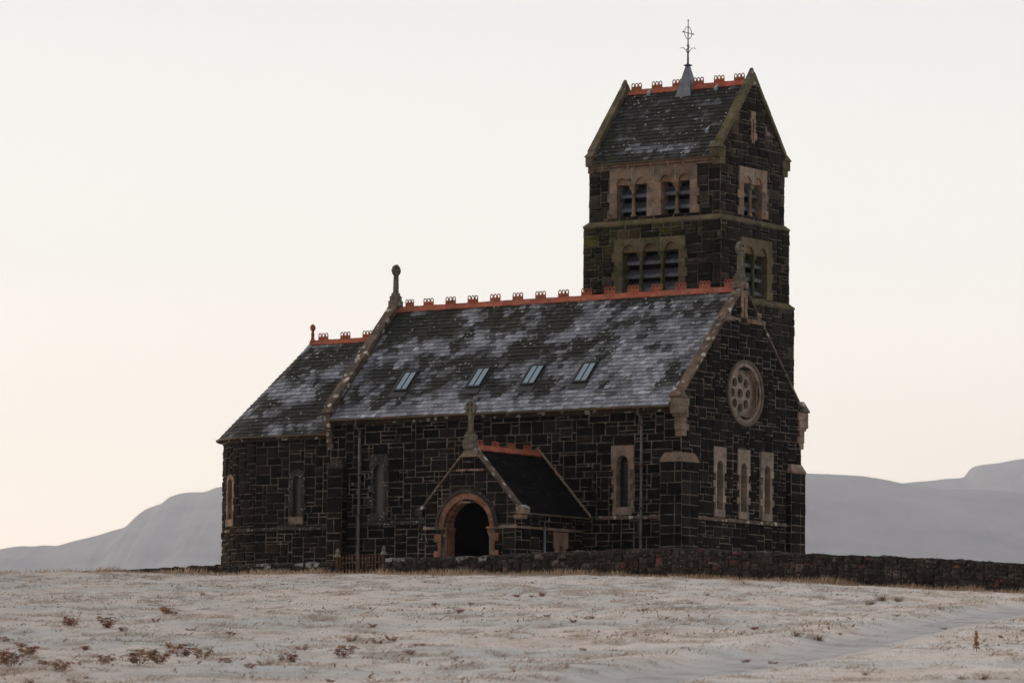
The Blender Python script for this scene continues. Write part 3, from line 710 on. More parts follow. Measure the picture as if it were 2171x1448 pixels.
# ------------------------------------------------------------------ chancel and apse
AX, AR = -20.34, 3.42
MA = lambda u, v, d: (AX+(AR+d)*math.cos(u/AR), YC+(AR+d)*math.sin(u/AR), v)
MC = plane_s(YC-AR)
def U(deg): return rad(deg)*AR
def rh(u, w_=.40, b=.78): return (u-w_/2, u+w_/2, .42, 2.02, u-b/2, u+b/2, .14, 2.22)
AH = rh(U(-116.9), .40, .70); CW = rh(-18.25, .38, .84)
apt = lambda P, t, R: (t[0]*1.3, t[1]*1.2, t[2]*1.1)
wall('apse_wall', CH, [(MA, U(-269), U(-90), -2.4, 3.6, [AH], [])], 9, step=.25, edge=0, cw=.165, proud=.065, tint=apt)
wall('chancel_wall', CH, [(MC, AX, -16.1, -2.4, 3.6, [CW], [])], 10, tint=apt)
def round_lancet(Mp, hole, dress, pane, ro, label=None, sandy=False):
    u0, u1, v0, vt, b0, b1, vb, vtop = hole; uc = (u0+u1)/2; r = (u1-u0)/2; vs_ = vt-r; mb = MB(); df, db = .09, -.09
    R = random.Random(int(uc*7))
    for k in range(12):
        a0, a1 = 15*k+.4, 15*(k+1)-.4; g = R.uniform(.8, 1.2); c = (g, g, g)
        A = lambda rr_, a, d: Mp(uc+rr_*math.cos(rad(a)), vs_+rr_*math.sin(rad(a)), d)
        mb.quad([A(r, a0, df), A(ro, a0, df), A(ro, a1, df), A(r, a1, df)], c); mb.quad([A(ro, a0, df), A(ro, a0, -.01), A(ro, a1, -.01), A(ro, a1, df)], c)
        mb.quad([A(r, a0, db), A(r, a0, df), A(r, a1, df), A(r, a1, db)], c)
    n = 5; h = (vs_-v0)/n
    for k in range(n):
        e = ro-(.0 if k % 2 else .06)
        mbox(mb, Mp, uc-e, u0, v0+h*k+.004, v0+h*(k+1)-.004, db, df, sst(), bev=.006); mbox(mb, Mp, u1, uc+e, v0+h*k+.004, v0+h*(k+1)-.004, db, df, sst(), bev=.006)
    o = mb.build('lancet_window', dress, CH)
    sl = MB(); mbox(sl, Mp, u0-.16, u1+.14, vb, v0, db, df+.02, sst()); sl.build('sill', 'sandstone', o)
    pb = MB(); poly = [(u0-.01, v0-.01), (u1+.01, v0-.01)]+arc(uc, vs_, r+.01, 0, 180, 12); pb.quad([Mp(x, y, db+.03) for x, y in poly]); set_uv(pb.build('pane', pane, o), poly)
    for z in (vs_-.1, vs_-.5): fb = MB(); mbox(fb, Mp, u0, u1, z-.016, z+.016, db+.035, db+.06, bev=.002); fb.build('glazing_bar', 'iron', o)
    return tag(o, label)
round_lancet(MA, AH, 'sandstone', 'glass_warm', .37, 'pale pink sandstone lancet catching the warm light')
round_lancet(MC, CW, 'dark_dressing', 'glass_warm', .43)
# string course, eaves and gutter round the apse
mb = MB()
for a in range(-268, -90, 8):
    u0, u1 = U(a), U(a+8)-.006; c = sst(); z0, z1, d = -.10, .08, .09
    c = tuple(q*(.35 if a > -112 else 1.3) for q in c)  # stones beyond the southern end tinted lighter: sunlit side painted into the colour
    P = [MA(u0, z0, 0), MA(u1, z0, 0), MA(u1, z0, d), MA(u0, z0, d), MA(u0, z0+.08, d), MA(u1, z0+.08, d), MA(u1, z1, .02), MA(u0, z1, .02)]
    mb.add(P, [(0, 1, 2, 3), (3, 2, 5, 4), (4, 5, 6, 7), (0, 3, 4, 7), (1, 6, 5, 2)], c)
mb.build('string_course', 'coping', CH); mb = MB(); band(mb, MC, AX, -16.0, -.10, .08, .09); mb.build('string_course', 'dark_dressing', CH)
mb = MB()
for a in range(-268, -90, 6): mbox(mb, MA, U(a), U(a+6), 3.42, 3.58, 0, .10, (.5, .45, .4), bev=.004)
mbox(mb, MC, AX, -16.1, 3.42, 3.58, 0, .10, (.5, .45, .4)); mb.build('eaves_course', 'coping', CH)
ERA = 3.72; EZ = 3.60; AZ = 7.50
gutter(CH, [(AX+(ERA+.02)*math.cos(rad(a)), YC+(ERA+.02)*math.sin(rad(a)), EZ) for a in range(-268, -91, 6)]+[(AX, YC-ERA-.02, EZ), (-16.1, YC-ERA-.02, EZ)])
def apse_col(P, R, f):
    x, y, z = P; n = sn(x*.7, z*1.4, y*.4)+.4*sn(x*1.8, z*3.5, y)
    wrap = max(0, min(1, (-20.3-x)/3.2))
    p = .08+1.1*n+.55*blob(x, f, -19.3, .42, .9, .16)+.42*wrap+.45*blob(x, f, -18.8, .08, 1.6, .06)+.3*blob(x, f, -20.0, .2, 1.0, .08)-.3*blob(x, f, -17.2, .3, 1.0, .5)
    return slate_col(x, y, z, p, R, .9*(f > .62)+.3)
mb = MB(); SL = math.hypot(ERA, AZ-EZ+.12); ca, sa = ERA/SL, (AZ+.12-EZ)/SL
for s in (1, -1):
    slates(mb, (lambda s: lambda t, q: (AX+(-16.42-AX)*t, YC-s*(ERA-ca*q), EZ+sa*q))(s), (lambda s: lambda t: (0, -s*sa, ca))(s), lambda q: 3.92, SL, apse_col, seed=31+s)
def cpos(t, q): a = rad(-270+180*t); r = max(.001, ERA-ca*q); return (AX+r*math.cos(a), YC+r*math.sin(a), EZ+sa*q)
def cn(t): a = rad(-270+180*t); return (sa*math.cos(a), sa*math.sin(a), ca)
slates(mb, cpos, cn, lambda q: math.pi*max(.12, ERA-ca*q), SL-.05, apse_col, seed=35)
for k in range(36):
    P = []
    for a, q in ((k/36, 0), ((k+1)/36, 0), ((k+1)/36, SL-.02), (k/36, SL-.02)): x, y, z = cpos(a, q); P.append((x, y, z-.012))
    mb.quad(P, (.015, .015, .015))
for s in (1, -1): mb.quad([(AX, YC-s*ERA, EZ-.012), (-16.42, YC-s*ERA, EZ-.012), (-16.42, YC, EZ+sa*SL-.012), (AX, YC, EZ+sa*SL-.012)], (.015, .015, .015))
aroof = mb.build('apse_roof', 'slate', CH)
ridge(aroof, along_x(YC), AX-.02, -16.45, AZ+.10, 1.03, .27)
for k in range(4): crest(aroof, along_x(YC), -19.80+1.11*k, AZ+.19)
mb = MB(); lathe(mb, AX, YC, [(.16, 7.40), (.13, 7.62), (.075, 7.72), (.06, 7.85), (.075, 7.93), (.055, 7.97), (.06, 8.06), (.10, 8.11), (.118, 8.18), (.10, 8.26), (.05, 8.31), (.02, 8.33)], 14)
mb.build('finial', 'terracotta', aroof, smooth=True)
mb = MB(); lathe(mb, AX, YC, [(.42, 7.12), (.30, 7.35), (.16, 7.52)], 12); mb.build('lead_cap', 'lead', aroof)

# ------------------------------------------------------------------ tower
TX0, TX1, TY0, TY1 = -9.9, -3.8, 8.4, 13.0
TYC, TM = 10.7, 1.235
ZE = 14.42
CT = [roofline(TY0-.3, ZE+.05, TM), roofline(TY1+.3, ZE+.05, TM, -1)]
def tface(i, z0, z1, sh, eh, nh=(), ce=()):
    o = .15*i
    return [(plane_s(TY0-o), TX0-o, TX1+o, z0, z1, sh, []), (plane_e(TX1+o), TY0-o, TY1+o, z0, z1, eh, list(ce)),
            (plane_w(TX0-o), TY0-o, TY1+o, z0, z1, [], list(ce)), (plane_n(TY1+o), TX0-o, TX1+o, z0, z1, [], [])]
UB = [(-8.54, -7.14, 12.30, 13.60, -8.90, -6.83, 12.3, 14.26), (-6.47, -5.13, 12.30, 13.60, -6.83, -4.80, 12.3, 14.26)]
UE = [(9.94, 11.26, 12.30, 13.60, 9.62, 11.62, 12.3, 14.2)]
LB = [(-8.16, -5.54, 9.10, 10.90, -8.56, -5.24, 9.1, 11.43)]
LE = [(9.80, 11.42, 9.12, 10.80, 9.55, 11.76, 9.1, 11.42)]
SLT = (10.62, 10.70, 15.38, 16.16, 10.42, 10.92, 15.3, 16.4)
kw = dict(cw=.18, ch=.15, proud=.055, tint=tower_tint)
up = tface(0, 12.2, 14.3, UB, UE); up[1] = (up[1][0], TY0, TY1, 12.2, 18.0, UE+[SLT], CT); up[2] = (up[2][0], TY0, TY1, 12.2, 18.0, [], CT)
tw = wall('belfry_wall', CH, up, 41, **kw)
wall('tower_middle_wall', CH, tface(1, 9.1, 12.0, LB, LE), 43, **kw)
wall('tower_lower_wall', CH, tface(2, -2.4, 8.85, (), ()), 45, **kw)
def weathering(z0, z1, i0, i1, m):
    mb = MB(); a, b = .15*i0+.05, .15*i1
    for sd, (p0, p1, Mp0) in {'s': (TX0, TX1, plane_s(TY0)), 'e': (TY0, TY1, plane_e(TX1)), 'n': (TX0, TX1, plane_n(TY1)), 'w': (TY0, TY1, plane_w(TX0))}.items():
        n = 7
        for k in range(n):
            f0, f1 = k/n, (k+1)/n
            c = sst(); h = z0+.09
            lo = lambda f, e: p0-e+(p1-p0+2*e)*f
            g = .0015
            P = [Mp0(lo(f0, a)+g, z0, a), Mp0(lo(f1, a)-g, z0, a), Mp0(lo(f1, a)-g, h, a), Mp0(lo(f0, a)+g, h, a), Mp0(lo(f1, b)-g, z1, b), Mp0(lo(f0, b)+g, z1, b), Mp0(lo(f0, b)+g, z0, b-.05), Mp0(lo(f1, b)-g, z0, b-.05)]
            mb.add(P, [(0, 1, 2, 3), (3, 2, 4, 5), (0, 6, 7, 1)], c)
    return mb.build('weathering_course', m, CH)
tag(weathering(11.97, 12.25, 1, 0, 'mossy_sandstone'), 'mossy green weathering course'); weathering(8.86, 9.14, 2, 1, 'mossy_sandstone')
def belfry_window(Mp, hole, lights, df=.12, m='sandstone', name='belfry_window', ncap=(), slat=.36, lz0=None):
    """paired or triple round-headed lights over columns, slate louvres behind"""
    u0, u1, v0, vh, b0, b1, vb, vt = hole; mb = MB(); db = -.42
    cells = sorted(lights); r = cells[0][1]
    eds = [b0]+[(cells[i][0]+cells[i+1][0])/2 for i in range(len(cells)-1)]+[b1]
    for i, (cu, rr_) in enumerate(cells): arch_head(mb, Mp, eds[i]+.004, eds[i+1]-.004, vh, vt, [(cu, rr_)], df, df-.075, db, sst())
    for e_ in eds[1:-1]+([b0] if -7 < b0 < -6.5 else []): mbox(mb, Mp, e_-.008, e_+.008, vh, vt, df-.02, df+.004, (2.2, 2.6, 2.9), bev=.001)
    n = max(3, round((vh-vb)/.36)); h = (vh-vb)/n
    for k in range(n):
        e = .0 if k % 2 else .10
        mbox(mb, Mp, b0-e*(b0 < -8.7 or b0 > 0 or b0 < -8.5), u0, vb+h*k+.003, vb+h*(k+1)-.003, db, df, sst(), bev=.005)
        mbox(mb, Mp, u1, b1+e*(b1 > -5.3), vb+h*k+.003, vb+h*(k+1)-.003, db, df, sst(), bev=.005)
    o = mb.build(name, m, CH)
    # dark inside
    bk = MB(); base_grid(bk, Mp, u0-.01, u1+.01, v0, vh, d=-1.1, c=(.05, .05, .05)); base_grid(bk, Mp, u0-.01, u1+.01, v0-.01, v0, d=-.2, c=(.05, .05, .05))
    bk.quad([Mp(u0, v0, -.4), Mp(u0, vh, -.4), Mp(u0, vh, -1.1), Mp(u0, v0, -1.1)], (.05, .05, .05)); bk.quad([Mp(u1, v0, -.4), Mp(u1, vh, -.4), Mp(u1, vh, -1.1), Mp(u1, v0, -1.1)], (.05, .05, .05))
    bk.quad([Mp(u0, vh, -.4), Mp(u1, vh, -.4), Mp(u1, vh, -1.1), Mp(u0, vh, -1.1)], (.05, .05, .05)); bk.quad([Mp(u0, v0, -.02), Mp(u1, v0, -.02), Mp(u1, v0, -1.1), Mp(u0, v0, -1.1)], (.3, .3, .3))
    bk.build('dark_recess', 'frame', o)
    z = vh-.10
    while z-.34 > v0-.25:
        lv = MB(); R = random.Random(int(z*50+u0*9)); top, bot = z, z-slat
        dz = R.uniform(-.02, .02)
        lv.quad([Mp(u0, top+dz, -.40), Mp(u1, top+dz, -.40), Mp(u1, bot+.08, -.17), Mp(u0, bot+.08, -.17)], (.55, .55, .6))
        lv.quad([Mp(u0, top-.03, -.40), Mp(u1, top-.03, -.40), Mp(u1, bot+.05, -.17), Mp(u0, bot+.05, -.17)], (.3, .3, .3))
        w_ = u1-u0; ns = max(4, int(w_/.085)); pts = [(u1, bot+.085), (u0, bot+.085)]
        for i in range(ns): c0 = u0+w_*(i+.5)/ns; pts += [(x, (y-bot)*1.4+bot) for x, y in arc(c0, bot, w_/ns/2*.96, 180, 360, 5)]
        plate(lv, Mp, pts, [], -.165, -.15, (1.25, 1.25, 1.3), back=True)
        lv.build('louvre', 'louvre', o); z -= slat+.19
    for cu in ncap:
        P0 = Mp(cu, 0, -.05); cb = MB(); g = rng.uniform(.8, 1.05); c = (g*.95, g*.95, g*.8)
        lathe(cb, P0[0], P0[1], [(.115, v0), (.115, v0+.10), (.09, v0+.14), (.075, v0+.18), (.07, vh-.36), (.085, vh-.35), (.085, vh-.33), (.07, vh-.32), (.12, vh-.18)], 14, c)
        col = cb.build('column', m, o, smooth=True); kb = MB()
        wbox(kb, P0[0]-.125, P0[0]+.125, P0[1]-.125, P0[1]+.125, vh-.19, vh-.07, c); wbox(kb, P0[0]-.165, P0[0]+.165, P0[1]-.165, P0[1]+.165, vh-.069, vh-.002, c)
        kb.build('capital', m, o)
    return o
ps0, pe0, ps1, pe1 = plane_s(TY0), plane_e(TX1), plane_s(TY0-.15), plane_e(TX1+.15)
belfry_window(ps0, UB[0], [(-8.30, .27), (-7.40, .27)], ncap=(-7.86,))
belfry_window(ps0, UB[1], [(-6.25, .27), (-5.39, .27)], ncap=(-5.82,))
belfry_window(pe0, UE[0], [(10.22, .27), (10.98, .27)], ncap=(10.60,))
tag(belfry_window(ps1, LB[0], [(-7.86, .31), (-6.87, .31), (-5.87, .31)], m='mossy_sandstone', ncap=(-7.37, -6.37), slat=.34), 'triple belfry window with green mossy dressings')
belfry_window(pe1, LE[0], [(10.12, .30), (11.07, .30)], m='mossy_sandstone', ncap=(10.61,), slat=.34)
def tslit():
    mb = MB()
    for a, b, z0, z1 in ((10.42, 10.625, 15.35, 15.62), (10.695, 10.93, 15.35, 15.62), (10.47, 10.625, 15.62, 15.9), (10.695, 10.84, 15.62, 15.9), (10.44, 10.625, 15.9, 16.16), (10.695, 10.86, 15.9, 16.16), (10.5, 10.82, 16.16, 16.46), (10.55, 10.77, 15.2, 15.35)):
        mbox(mb, pe0, a, b, z0+.004, z1-.004, -.25, .08, sst())
    base_grid(mb, pe0, 10.6, 10.72, 15.3, 16.2, d=-.24, c=(.1, .1, .1)); mb.build('slit_window', 'sandstone', CH)
    mb = MB(); mbox(mb, pe0, 11.55, 11.9, 15.6, 16.0, -.05, .08, sst()); mb.build('bonding_stone', 'sandstone', CH); mb = MB(); mbox(mb, pe0, 9.3, 9.62, 15.95, 16.3, -.05, .08); mb.build('bonding_stone', 'mossy_sandstone', CH)
tslit()
mb = MB(); mbox(mb, ps0, TX0+.12, TX1-.12, 14.20, 14.30, 0, .10, (1.1, 1, .9)); mbox(mb, ps0, TX0+.12, TX1-.12, 14.302, 14.42, 0, .22, (1.1, 1, .9))
for x in (-9.2, -8.0, -7.7, -6.9, -6.1, -5.4): mbox(mb, ps0, x-.015, x+.015, 14.22, 14.43, .10, .235, (2, 1.9, 1.7))
mb.build('cornice', 'sandstone', CH)
gutter(CH, [(TX0+.2, TY0-.33, ZE+.03), (TX1-.2, TY0-.33, ZE+.03)], .05)
def tower_col(P, R, f):
    x = P[0]; p = -.05+.5*sn(x*1.2, f*9, 9)+.75*blob(x, f, -6.2, .13, 1.7, .05)+.4*blob(x, f, -8.2, .14, .8, .05)
    return slate_col(*P, p, R, .9*(f < .5)+.35)
mb = MB(); TR_ = TYC-.0
plane_roof(mb, TX0+.22, TX1-.22, TY0-.3, ZE+.05, TYC, ZE+.05+2.6*TM, tower_col, 51)
plane_roof(mb, TX0+.22, TX1-.22, TY1+.3, ZE+.05, TYC, ZE+.05+2.6*TM, tower_col, 52)
troof = mb.build('tower_roof', 'slate', CH)
ZTR = ZE+.05+2.6*TM
ridge(troof, along_x(TYC), TX0+.2, TX1-.2, ZTR, TM, .28)
for x in (-9.28, -8.30, -7.32, -6.33, -5.36, -4.42): crest(troof, along_x(TYC), x, ZTR+.10, .50, .26)
coping(TX0-.12, TX0+.24, TYC, TY0-.3, ZE+.05, TM, .24, 'mossy_sandstone', lo=.06, seed=8)
coping(TX1-.24, TX1+.12, TYC, TY0-.3, ZE+.05, TM, .24, 'mossy_sandstone', lo=.06, seed=9)
for x0 in (TX0-.14, TX1-.26):
    mb = MB(); zt = 18.20
    mb.add([(x0, TYC-.36, zt-.75), (x0+.4, TYC-.36, zt-.75), (x0+.4, TYC+.36, zt-.75), (x0, TYC+.36, zt-.75), (x0+.15, TYC-.02, zt), (x0+.25, TYC-.02, zt), (x0+.25, TYC+.02, zt), (x0+.15, TYC+.02, zt)],
           [(0, 1, 5, 4), (1, 2, 6, 5), (2, 3, 7, 6), (3, 0, 4, 7), (4, 5, 6, 7)]); mb.build('apex_stone', 'coping', CH)
for x0, x1 in ((TX0-.02, TX0+.30), (TX1-.30, TX1+.12)):
    for ys, s in ((TY0, -1), (TY1, 1)):
        mb = MB(); y0, y1 = sorted((ys-s*.2, ys+s*.32)); wbox(mb, x0, x1, y0, y1, 14.40, 14.78, sst()); y0, y1 = sorted((ys-s*.2, ys+s*.18)); wbox(mb, x0+.03, x1-.02, y0, y1, 14.14, 14.398, sst())
        o = mb.build('kneeler', 'mossy_sandstone', CH); c = MB(); y0, y1 = sorted((ys-s*.15, ys+s*.38)); ym = (y0+y1)/2; z0 = 14.78
        c.add([(x0-.05, y0, z0), (x1+.05, y0, z0), (x1+.05, y1, z0), (x0-.05, y1, z0), (x0+.02, ym, z0+.25), (x1-.02, ym, z0+.25)], [(0, 1, 5, 4), (1, 2, 5), (2, 3, 4, 5), (3, 0, 4), (0, 3, 2, 1)]); c.build('cap_stone', 'mossy_sandstone', o)
# lead spirelet and iron cross
mb = MB(); sx, zb_ = -6.84, 17.05
pr = [(.58, 17.02), (.40, 17.45), (.20, 18.15), (.085, 18.52)]
lathe(mb, sx, TYC, [(r*1.1, z) for r, z in pr], 4, rot=math.pi/4); sp = mb.build('lead_spirelet', 'lead', troof)
mb = MB()
P_ = lambda u, z: (sx+u*.62, TYC+u*.78*0+u*.0, z)
tube(mb, [(sx, TYC, 18.5), (sx, TYC, 19.05)], [.045, .035], 8); tube(mb, [(sx, TYC, 19.05), (sx, TYC, 20.33)], [.032, .016], 8)
lathe(mb, sx, TYC, [(.10, 18.51), (.17, 18.53), (.17, 18.56), (.05, 18.60)], 12)
lathe(mb, sx, TYC, [(.03, 19.30), (.06, 19.34), (.03, 19.38)], 8); lathe(mb, sx, TYC, [(.01, 20.30), (.035, 20.34), (.01, 20.38)], 8)
cu, cv = math.cos(rad(90)), math.sin(rad(90))
mb2 = MB(); ang = rad(90); ux, uy = math.cos(ang), math.sin(ang)
tube(mb, [(sx+.25*math.cos(2*math.pi*k/24)*ux, TYC+.25*math.cos(2*math.pi*k/24)*uy, 19.84+.25*math.sin(2*math.pi*k/24)) for k in range(25)], .014, 6)
tube(mb, [(sx-.36*ux, TYC-.36*uy, 19.84), (sx+.36*ux, TYC+.36*uy, 19.84)], .014, 6)
for s in (1, -1): lathe(mb, sx+s*.36*ux, TYC+s*.36*uy, [(.01, 19.80), (.04, 19.84), (.01, 19.88)], 8)
for k in range(4):
    a = rad(45+90*k); pts = [(sx+r*math.cos(a), TYC+r*math.sin(a), z) for r, z in ((.02, 19.05), (.08, 19.14), (.18, 19.24), (.27, 19.25), (.33, 19.20))]
    tube(mb, pts, [.02, .016, .014, .012, .008], 6)
mb.build('iron_cross', 'iron', CH)
# little lead vents
for x, s in ((-8.55, 3.75), (-5.35, 3.7), (-4.75, 1.25)):
    mb = MB()
    dy, dz = 2.6/(2.6*math.hypot(1, TM)), TM/math.hypot(1, TM); y = TY0-.3+dy*s; z = ZE+.05+dz*s
    mb.add([(x-.09, y, z+.04), (x+.09, y, z+.04), (x+.07, y-.04, z+.16), (x-.07, y-.04, z+.16), (x, y+.2, z+.36)], [(0, 1, 2, 3), (3, 2, 4), (1, 4, 2), (0, 3, 4)], (2, 2, 2)); mb.build('roof_vent', 'lead', troof)

# ------------------------------------------------------------------ porch
PS = plane_s(PY); PE = plane_e(PX1); PW = plane_w(PX0); PM = 1.065; PZE = .05; PXE = 2.30
AXC, ASP, AR0, AR1, AR2 = -6.43, -.46, 1.27, 1.04, .95
pclip = [(-PM, 1, PZE-PM*(PXM-PXE)-.02), (PM, 1, PZE+PM*(PXM+PXE)-.02)]
darch = (AXC-1.0, AXC+1.0, -2.4, ASP+.9, AXC-1.18, AXC+1.18, -2.4, ASP+.95)
porch_hole2 = (AXC-.75, AXC+.75, ASP, ASP+1.05)
pwin = (-1.62, -1.42, -2.4, -1.03, -1.98, -1.06, -2.4, -.54)
wall('porch_wall', CH, [(PS, PX0, PX1, -2.4, 2.5, [darch], pclip), (PE, PY, 0, -2.4, .1, [pwin], []), (PW, PY, 0, -2.4, .1, [], [])], 61, tint=lambda P, t, R: (t[0]*1.1, t[1]*1.1, t[2]*1.1))
mb = MB(); RR = random.Random(4)
def vous(mb, ro, ri, df, db, n, m_=1):
    for k in range(n):
        a0, a1 = 180*k/n+.45, 180*(k+1)/n-.45; g = RR.uniform(.75, 1.2); c = (g, g*RR.uniform(.95, 1.1), g*RR.uniform(.9, 1.1))
        for j in range(3):
            b0, b1 = a0+(a1-a0)*j/3, a0+(a1-a0)*(j+1)/3
            A = lambda r, a, d: PS(AXC+r*math.cos(rad(a)), ASP+r*math.sin(rad(a)), d)
            mb.quad([A(ri, b0, df), A(ro, b0, df), A(ro, b1, df), A(ri, b1, df)], c); mb.quad([A(ri, b0, db), A(ri, b0, df), A(ri, b1, df), A(ri, b1, db)], c)
            mb.quad([A(ro, b0, df), A(ro, b0, -.01), A(ro, b1, -.01), A(ro, b1, df)], c)
vous(mb, AR0, AR1, .08, -.10, 13); vous(mb, AR1, AR2, -.09, -.45, 13)
# backing ring so the joints read pale
for k in range(26):
    a0, a1 = 180*k/26, 180*(k+1)/26; A = lambda r, a, d: PS(AXC+r*math.cos(rad(a)), ASP+r*math.sin(rad(a)), d)
    mb.quad([A(AR1, a0, .068), A(AR0-.01, a0, .068), A(AR0-.01, a1, .068), A(AR1, a1, .068)], (1.4, 2.6, 3.4))
arch = mb.build('entrance_arch', 'red_sandstone', CH)
mb = MB(); ringp_pts = []
for k in range(24):
    a0, a1 = 180*k/24, 180*(k+1)/24; A = lambda r, a, d: PS(AXC+r*math.cos(rad(a)), ASP+r*math.sin(rad(a)), d)
    mb.quad([A(AR0, a0, .13), A(1.42, a0, .10), A(1.42, a1, .10), A(AR0, a1, .13)]); mb.quad([A(AR0, a0, .03), A(AR0, a0, .13), A(AR0, a1, .13), A(AR0, a1, .03)]); mb.quad([A(1.42, a0, .10), A(1.42, a0, 0), A(1.42, a1, 0), A(1.42, a1, .10)])
mb.build('hood_mould', 'rubble', arch)
for s in (-1, 1):
    mb = MB()
    for k in range(4):
        z0 = -1.9+.31*k; e = 1.45 if k % 2 else 1.28
        a, b = sorted((AXC+s*1.13, AXC+s*e)); mbox(mb, PS, a, b, z0+.005, z0+.305, -.2, .09, sst())
    a, b = sorted((AXC+s*.93, AXC+s*1.13)); mbox(mb, PS, a, b, -2.4, -.66, -.5, -.14, sst(), bev=.004)
    a, b = sorted((AXC+s*.90, AXC+s*1.22)); mbox(mb, PS, a, b, -.66, -.50, -.5, .02, sst()); a, b = sorted((AXC+s*.88, AXC+s*1.30)); mbox(mb, PS, a, b, -.50, -.43, -.5, .08, (1.1, 1.3, 1.4)); mb.build('door_jamb', 'red_sandstone', arch)
for s in (-1, 1):
    mb = MB(); lathe(mb, AXC+s*1.03, PY+.06, [(.10, -1.9), (.10, -1.75), (.075, -1.7), (.072, -.86), (.085, -.84), (.075, -.82), (.12, -.67)], 12, (.8, 1.1, 1.2)); mb.build('column', 'red_sandstone', arch, smooth=True)
for F_, a_, b_, n_ in ((PS, AXC+1.3, PX1+.09, 3), (PS, PX0-.09, AXC-1.3, 2), (PE, PY-.09, -.1, 6)): mb = MB(); band(mb, F_, a_, b_, -.50, -.36, .08, n_); mb.build('string_course', 'sandstone', CH)
# porch inside: lining walls, floor, inner door
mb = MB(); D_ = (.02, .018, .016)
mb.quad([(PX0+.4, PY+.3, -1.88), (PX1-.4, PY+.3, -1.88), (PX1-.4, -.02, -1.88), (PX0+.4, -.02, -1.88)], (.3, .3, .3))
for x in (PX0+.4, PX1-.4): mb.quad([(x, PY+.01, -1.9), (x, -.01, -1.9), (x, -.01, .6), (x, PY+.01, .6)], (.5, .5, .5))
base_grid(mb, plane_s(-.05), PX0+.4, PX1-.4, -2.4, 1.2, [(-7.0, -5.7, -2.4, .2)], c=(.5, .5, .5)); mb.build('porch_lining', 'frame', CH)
mb = MB(); mbox(mb, NS, -7.0, -5.7, -1.85, .2, -.15, -.08)
for k in range(6): mbox(mb, NS, -6.98+.215*k, -6.78+.215*k, -1.84, .19, -.08, -.06)
dr_ = mb.build('inner_door', 'wood', CH); mb = MB(); tube(mb, [(-5.9, .05, -.8), (-5.9, .0, -.8), (-5.82, .0, -.8)], .015); mb.build('handle', 'iron', dr_)
# porch roof
def pcol(P, R, f): return tuple(q*.3 for q in slate_col(*P, -.2, R, .0))
mb = MB(); SP = math.hypot(PXE, PXE*PM); c_, s_ = PXE/SP, PXE*PM/SP
for s in (1, -1):
    slates(mb, (lambda s: lambda t, q: (PXM+s*(PXE-c_*q), PY+.3+(-.02-PY-.3)*t, PZE+s_*q))(s), (lambda s: lambda t: (s*s_, 0, c_))(s), lambda q: 4.0, SP, pcol, seed=71+s)
    mb.quad([(PXM+s*PXE, PY+.3, PZE-.01), (PXM+s*PXE, -.02, PZE-.01), (PXM, -.02, PZE+PXE*PM-.01), (PXM, PY+.3, PZE+PXE*PM-.01)], (.01, .01, .01))
proof = mb.build('porch_roof', 'slate_dark', CH)
PZR = PZE+PXE*PM
ridge(proof, along_y(PXM), PY+.28, -.06, PZR, PM, .27)
for y in (-3.75, -2.75, -1.75, -.75): crest(proof, along_y(PXM), y, PZR+.09, .46, .19)
def pcoping(y0, y1, lo, th, seed, m='coping', xe=PXE-.05):
    R = random.Random(seed); mb = MB()
    for s in (1, -1):
        n = 6
        for k in range(n):
            a = xe-xe*k/n-.003; b = xe-xe*(k+1)/n+(.003 if k < n-1 else 0); g = R.uniform(.7, 1.3); c = (g, g, g*.95); V = []
            for q in (a, b):
                x = PXM+s*q; z = PZE+PM*(PXE-q); V += [(x, y0, z+lo), (x, y1, z+lo), (x, y1-.01, z+lo+th), (x, y0+.01, z+lo+th)]
            mb.add(V, [(0, 1, 5, 4), (1, 2, 6, 5), (2, 3, 7, 6), (3, 0, 4, 7), (0, 3, 2, 1), (4, 5, 6, 7)], c)
    return mb.build('gable_coping', m, CH)
pcoping(PY-.06, PY+.26, .03, .12, 3); pcoping(-.10, .03, .14, .10, 5, 'sandstone', 2.42)
for s in (1, -1):
    mb = MB(); a, b = sorted((PXM+s*2.12, PXM+s*2.48)); wbox(mb, a, b, PY-.08, PY+.28, .0, .20, sst()); a, b = sorted((PXM+s*2.0, PXM+s*2.35)); wbox(mb, a, b, PY-.06, PY+.3, -.16, -.021, sst())
    o = mb.build('kneeler', 'sandstone' if s > 0 else 'rubble', CH); mb = MB(); a, b = sorted((PXM+s*2.08, PXM+s*2.5)); hipcap(mb, a, b, PY-.10, PY+.30, .201, .33, .12); mb.build('cap_stone', 'frost_cap' if s > 0 else 'rubble', o)
mb = MB(); plate(mb, PS, [(PXM-.42, 2.12), (PXM+.42, 2.12), (PXM, 2.56)], [], -.02, .06); mbox(mb, PS, PXM-.62, PXM+.62, 1.60, 1.68, 0, .06, sst()); mb.build('gable_band', 'sandstone', CH)
stone_cross(PS, PXM, 2.75, 3.66, 4.14, m='cross_stone', wb=.25, base=(.20, 2.40))
gutter(CH, [(PXM+PXE+.05, PY+.3, PZE), (PXM+PXE+.05, -.03, PZE)], .055); gutter(CH, [(PXM-PXE-.05, PY+.3, PZE), (PXM-PXE-.05, -.03, PZE)], .055)
downpipe(PX1+.12, -2.62, -.1, -2.4, PX1+.33, -2.62, .02, m='lead', r=.05, brk=())
mb = MB(); arch_head(mb, PE, -1.98, -1.06, -1.13, -.54, [(-1.52, .10)], .09, None, -.1, (1, .9, .85)); mbox(mb, PE, -1.88, -1.62, -2.4, -1.133, -.1, .09, (1, .9, .85)); mbox(mb, PE, -1.42, -1.18, -2.4, -1.133, -.1, .09, (1, .9, .85))
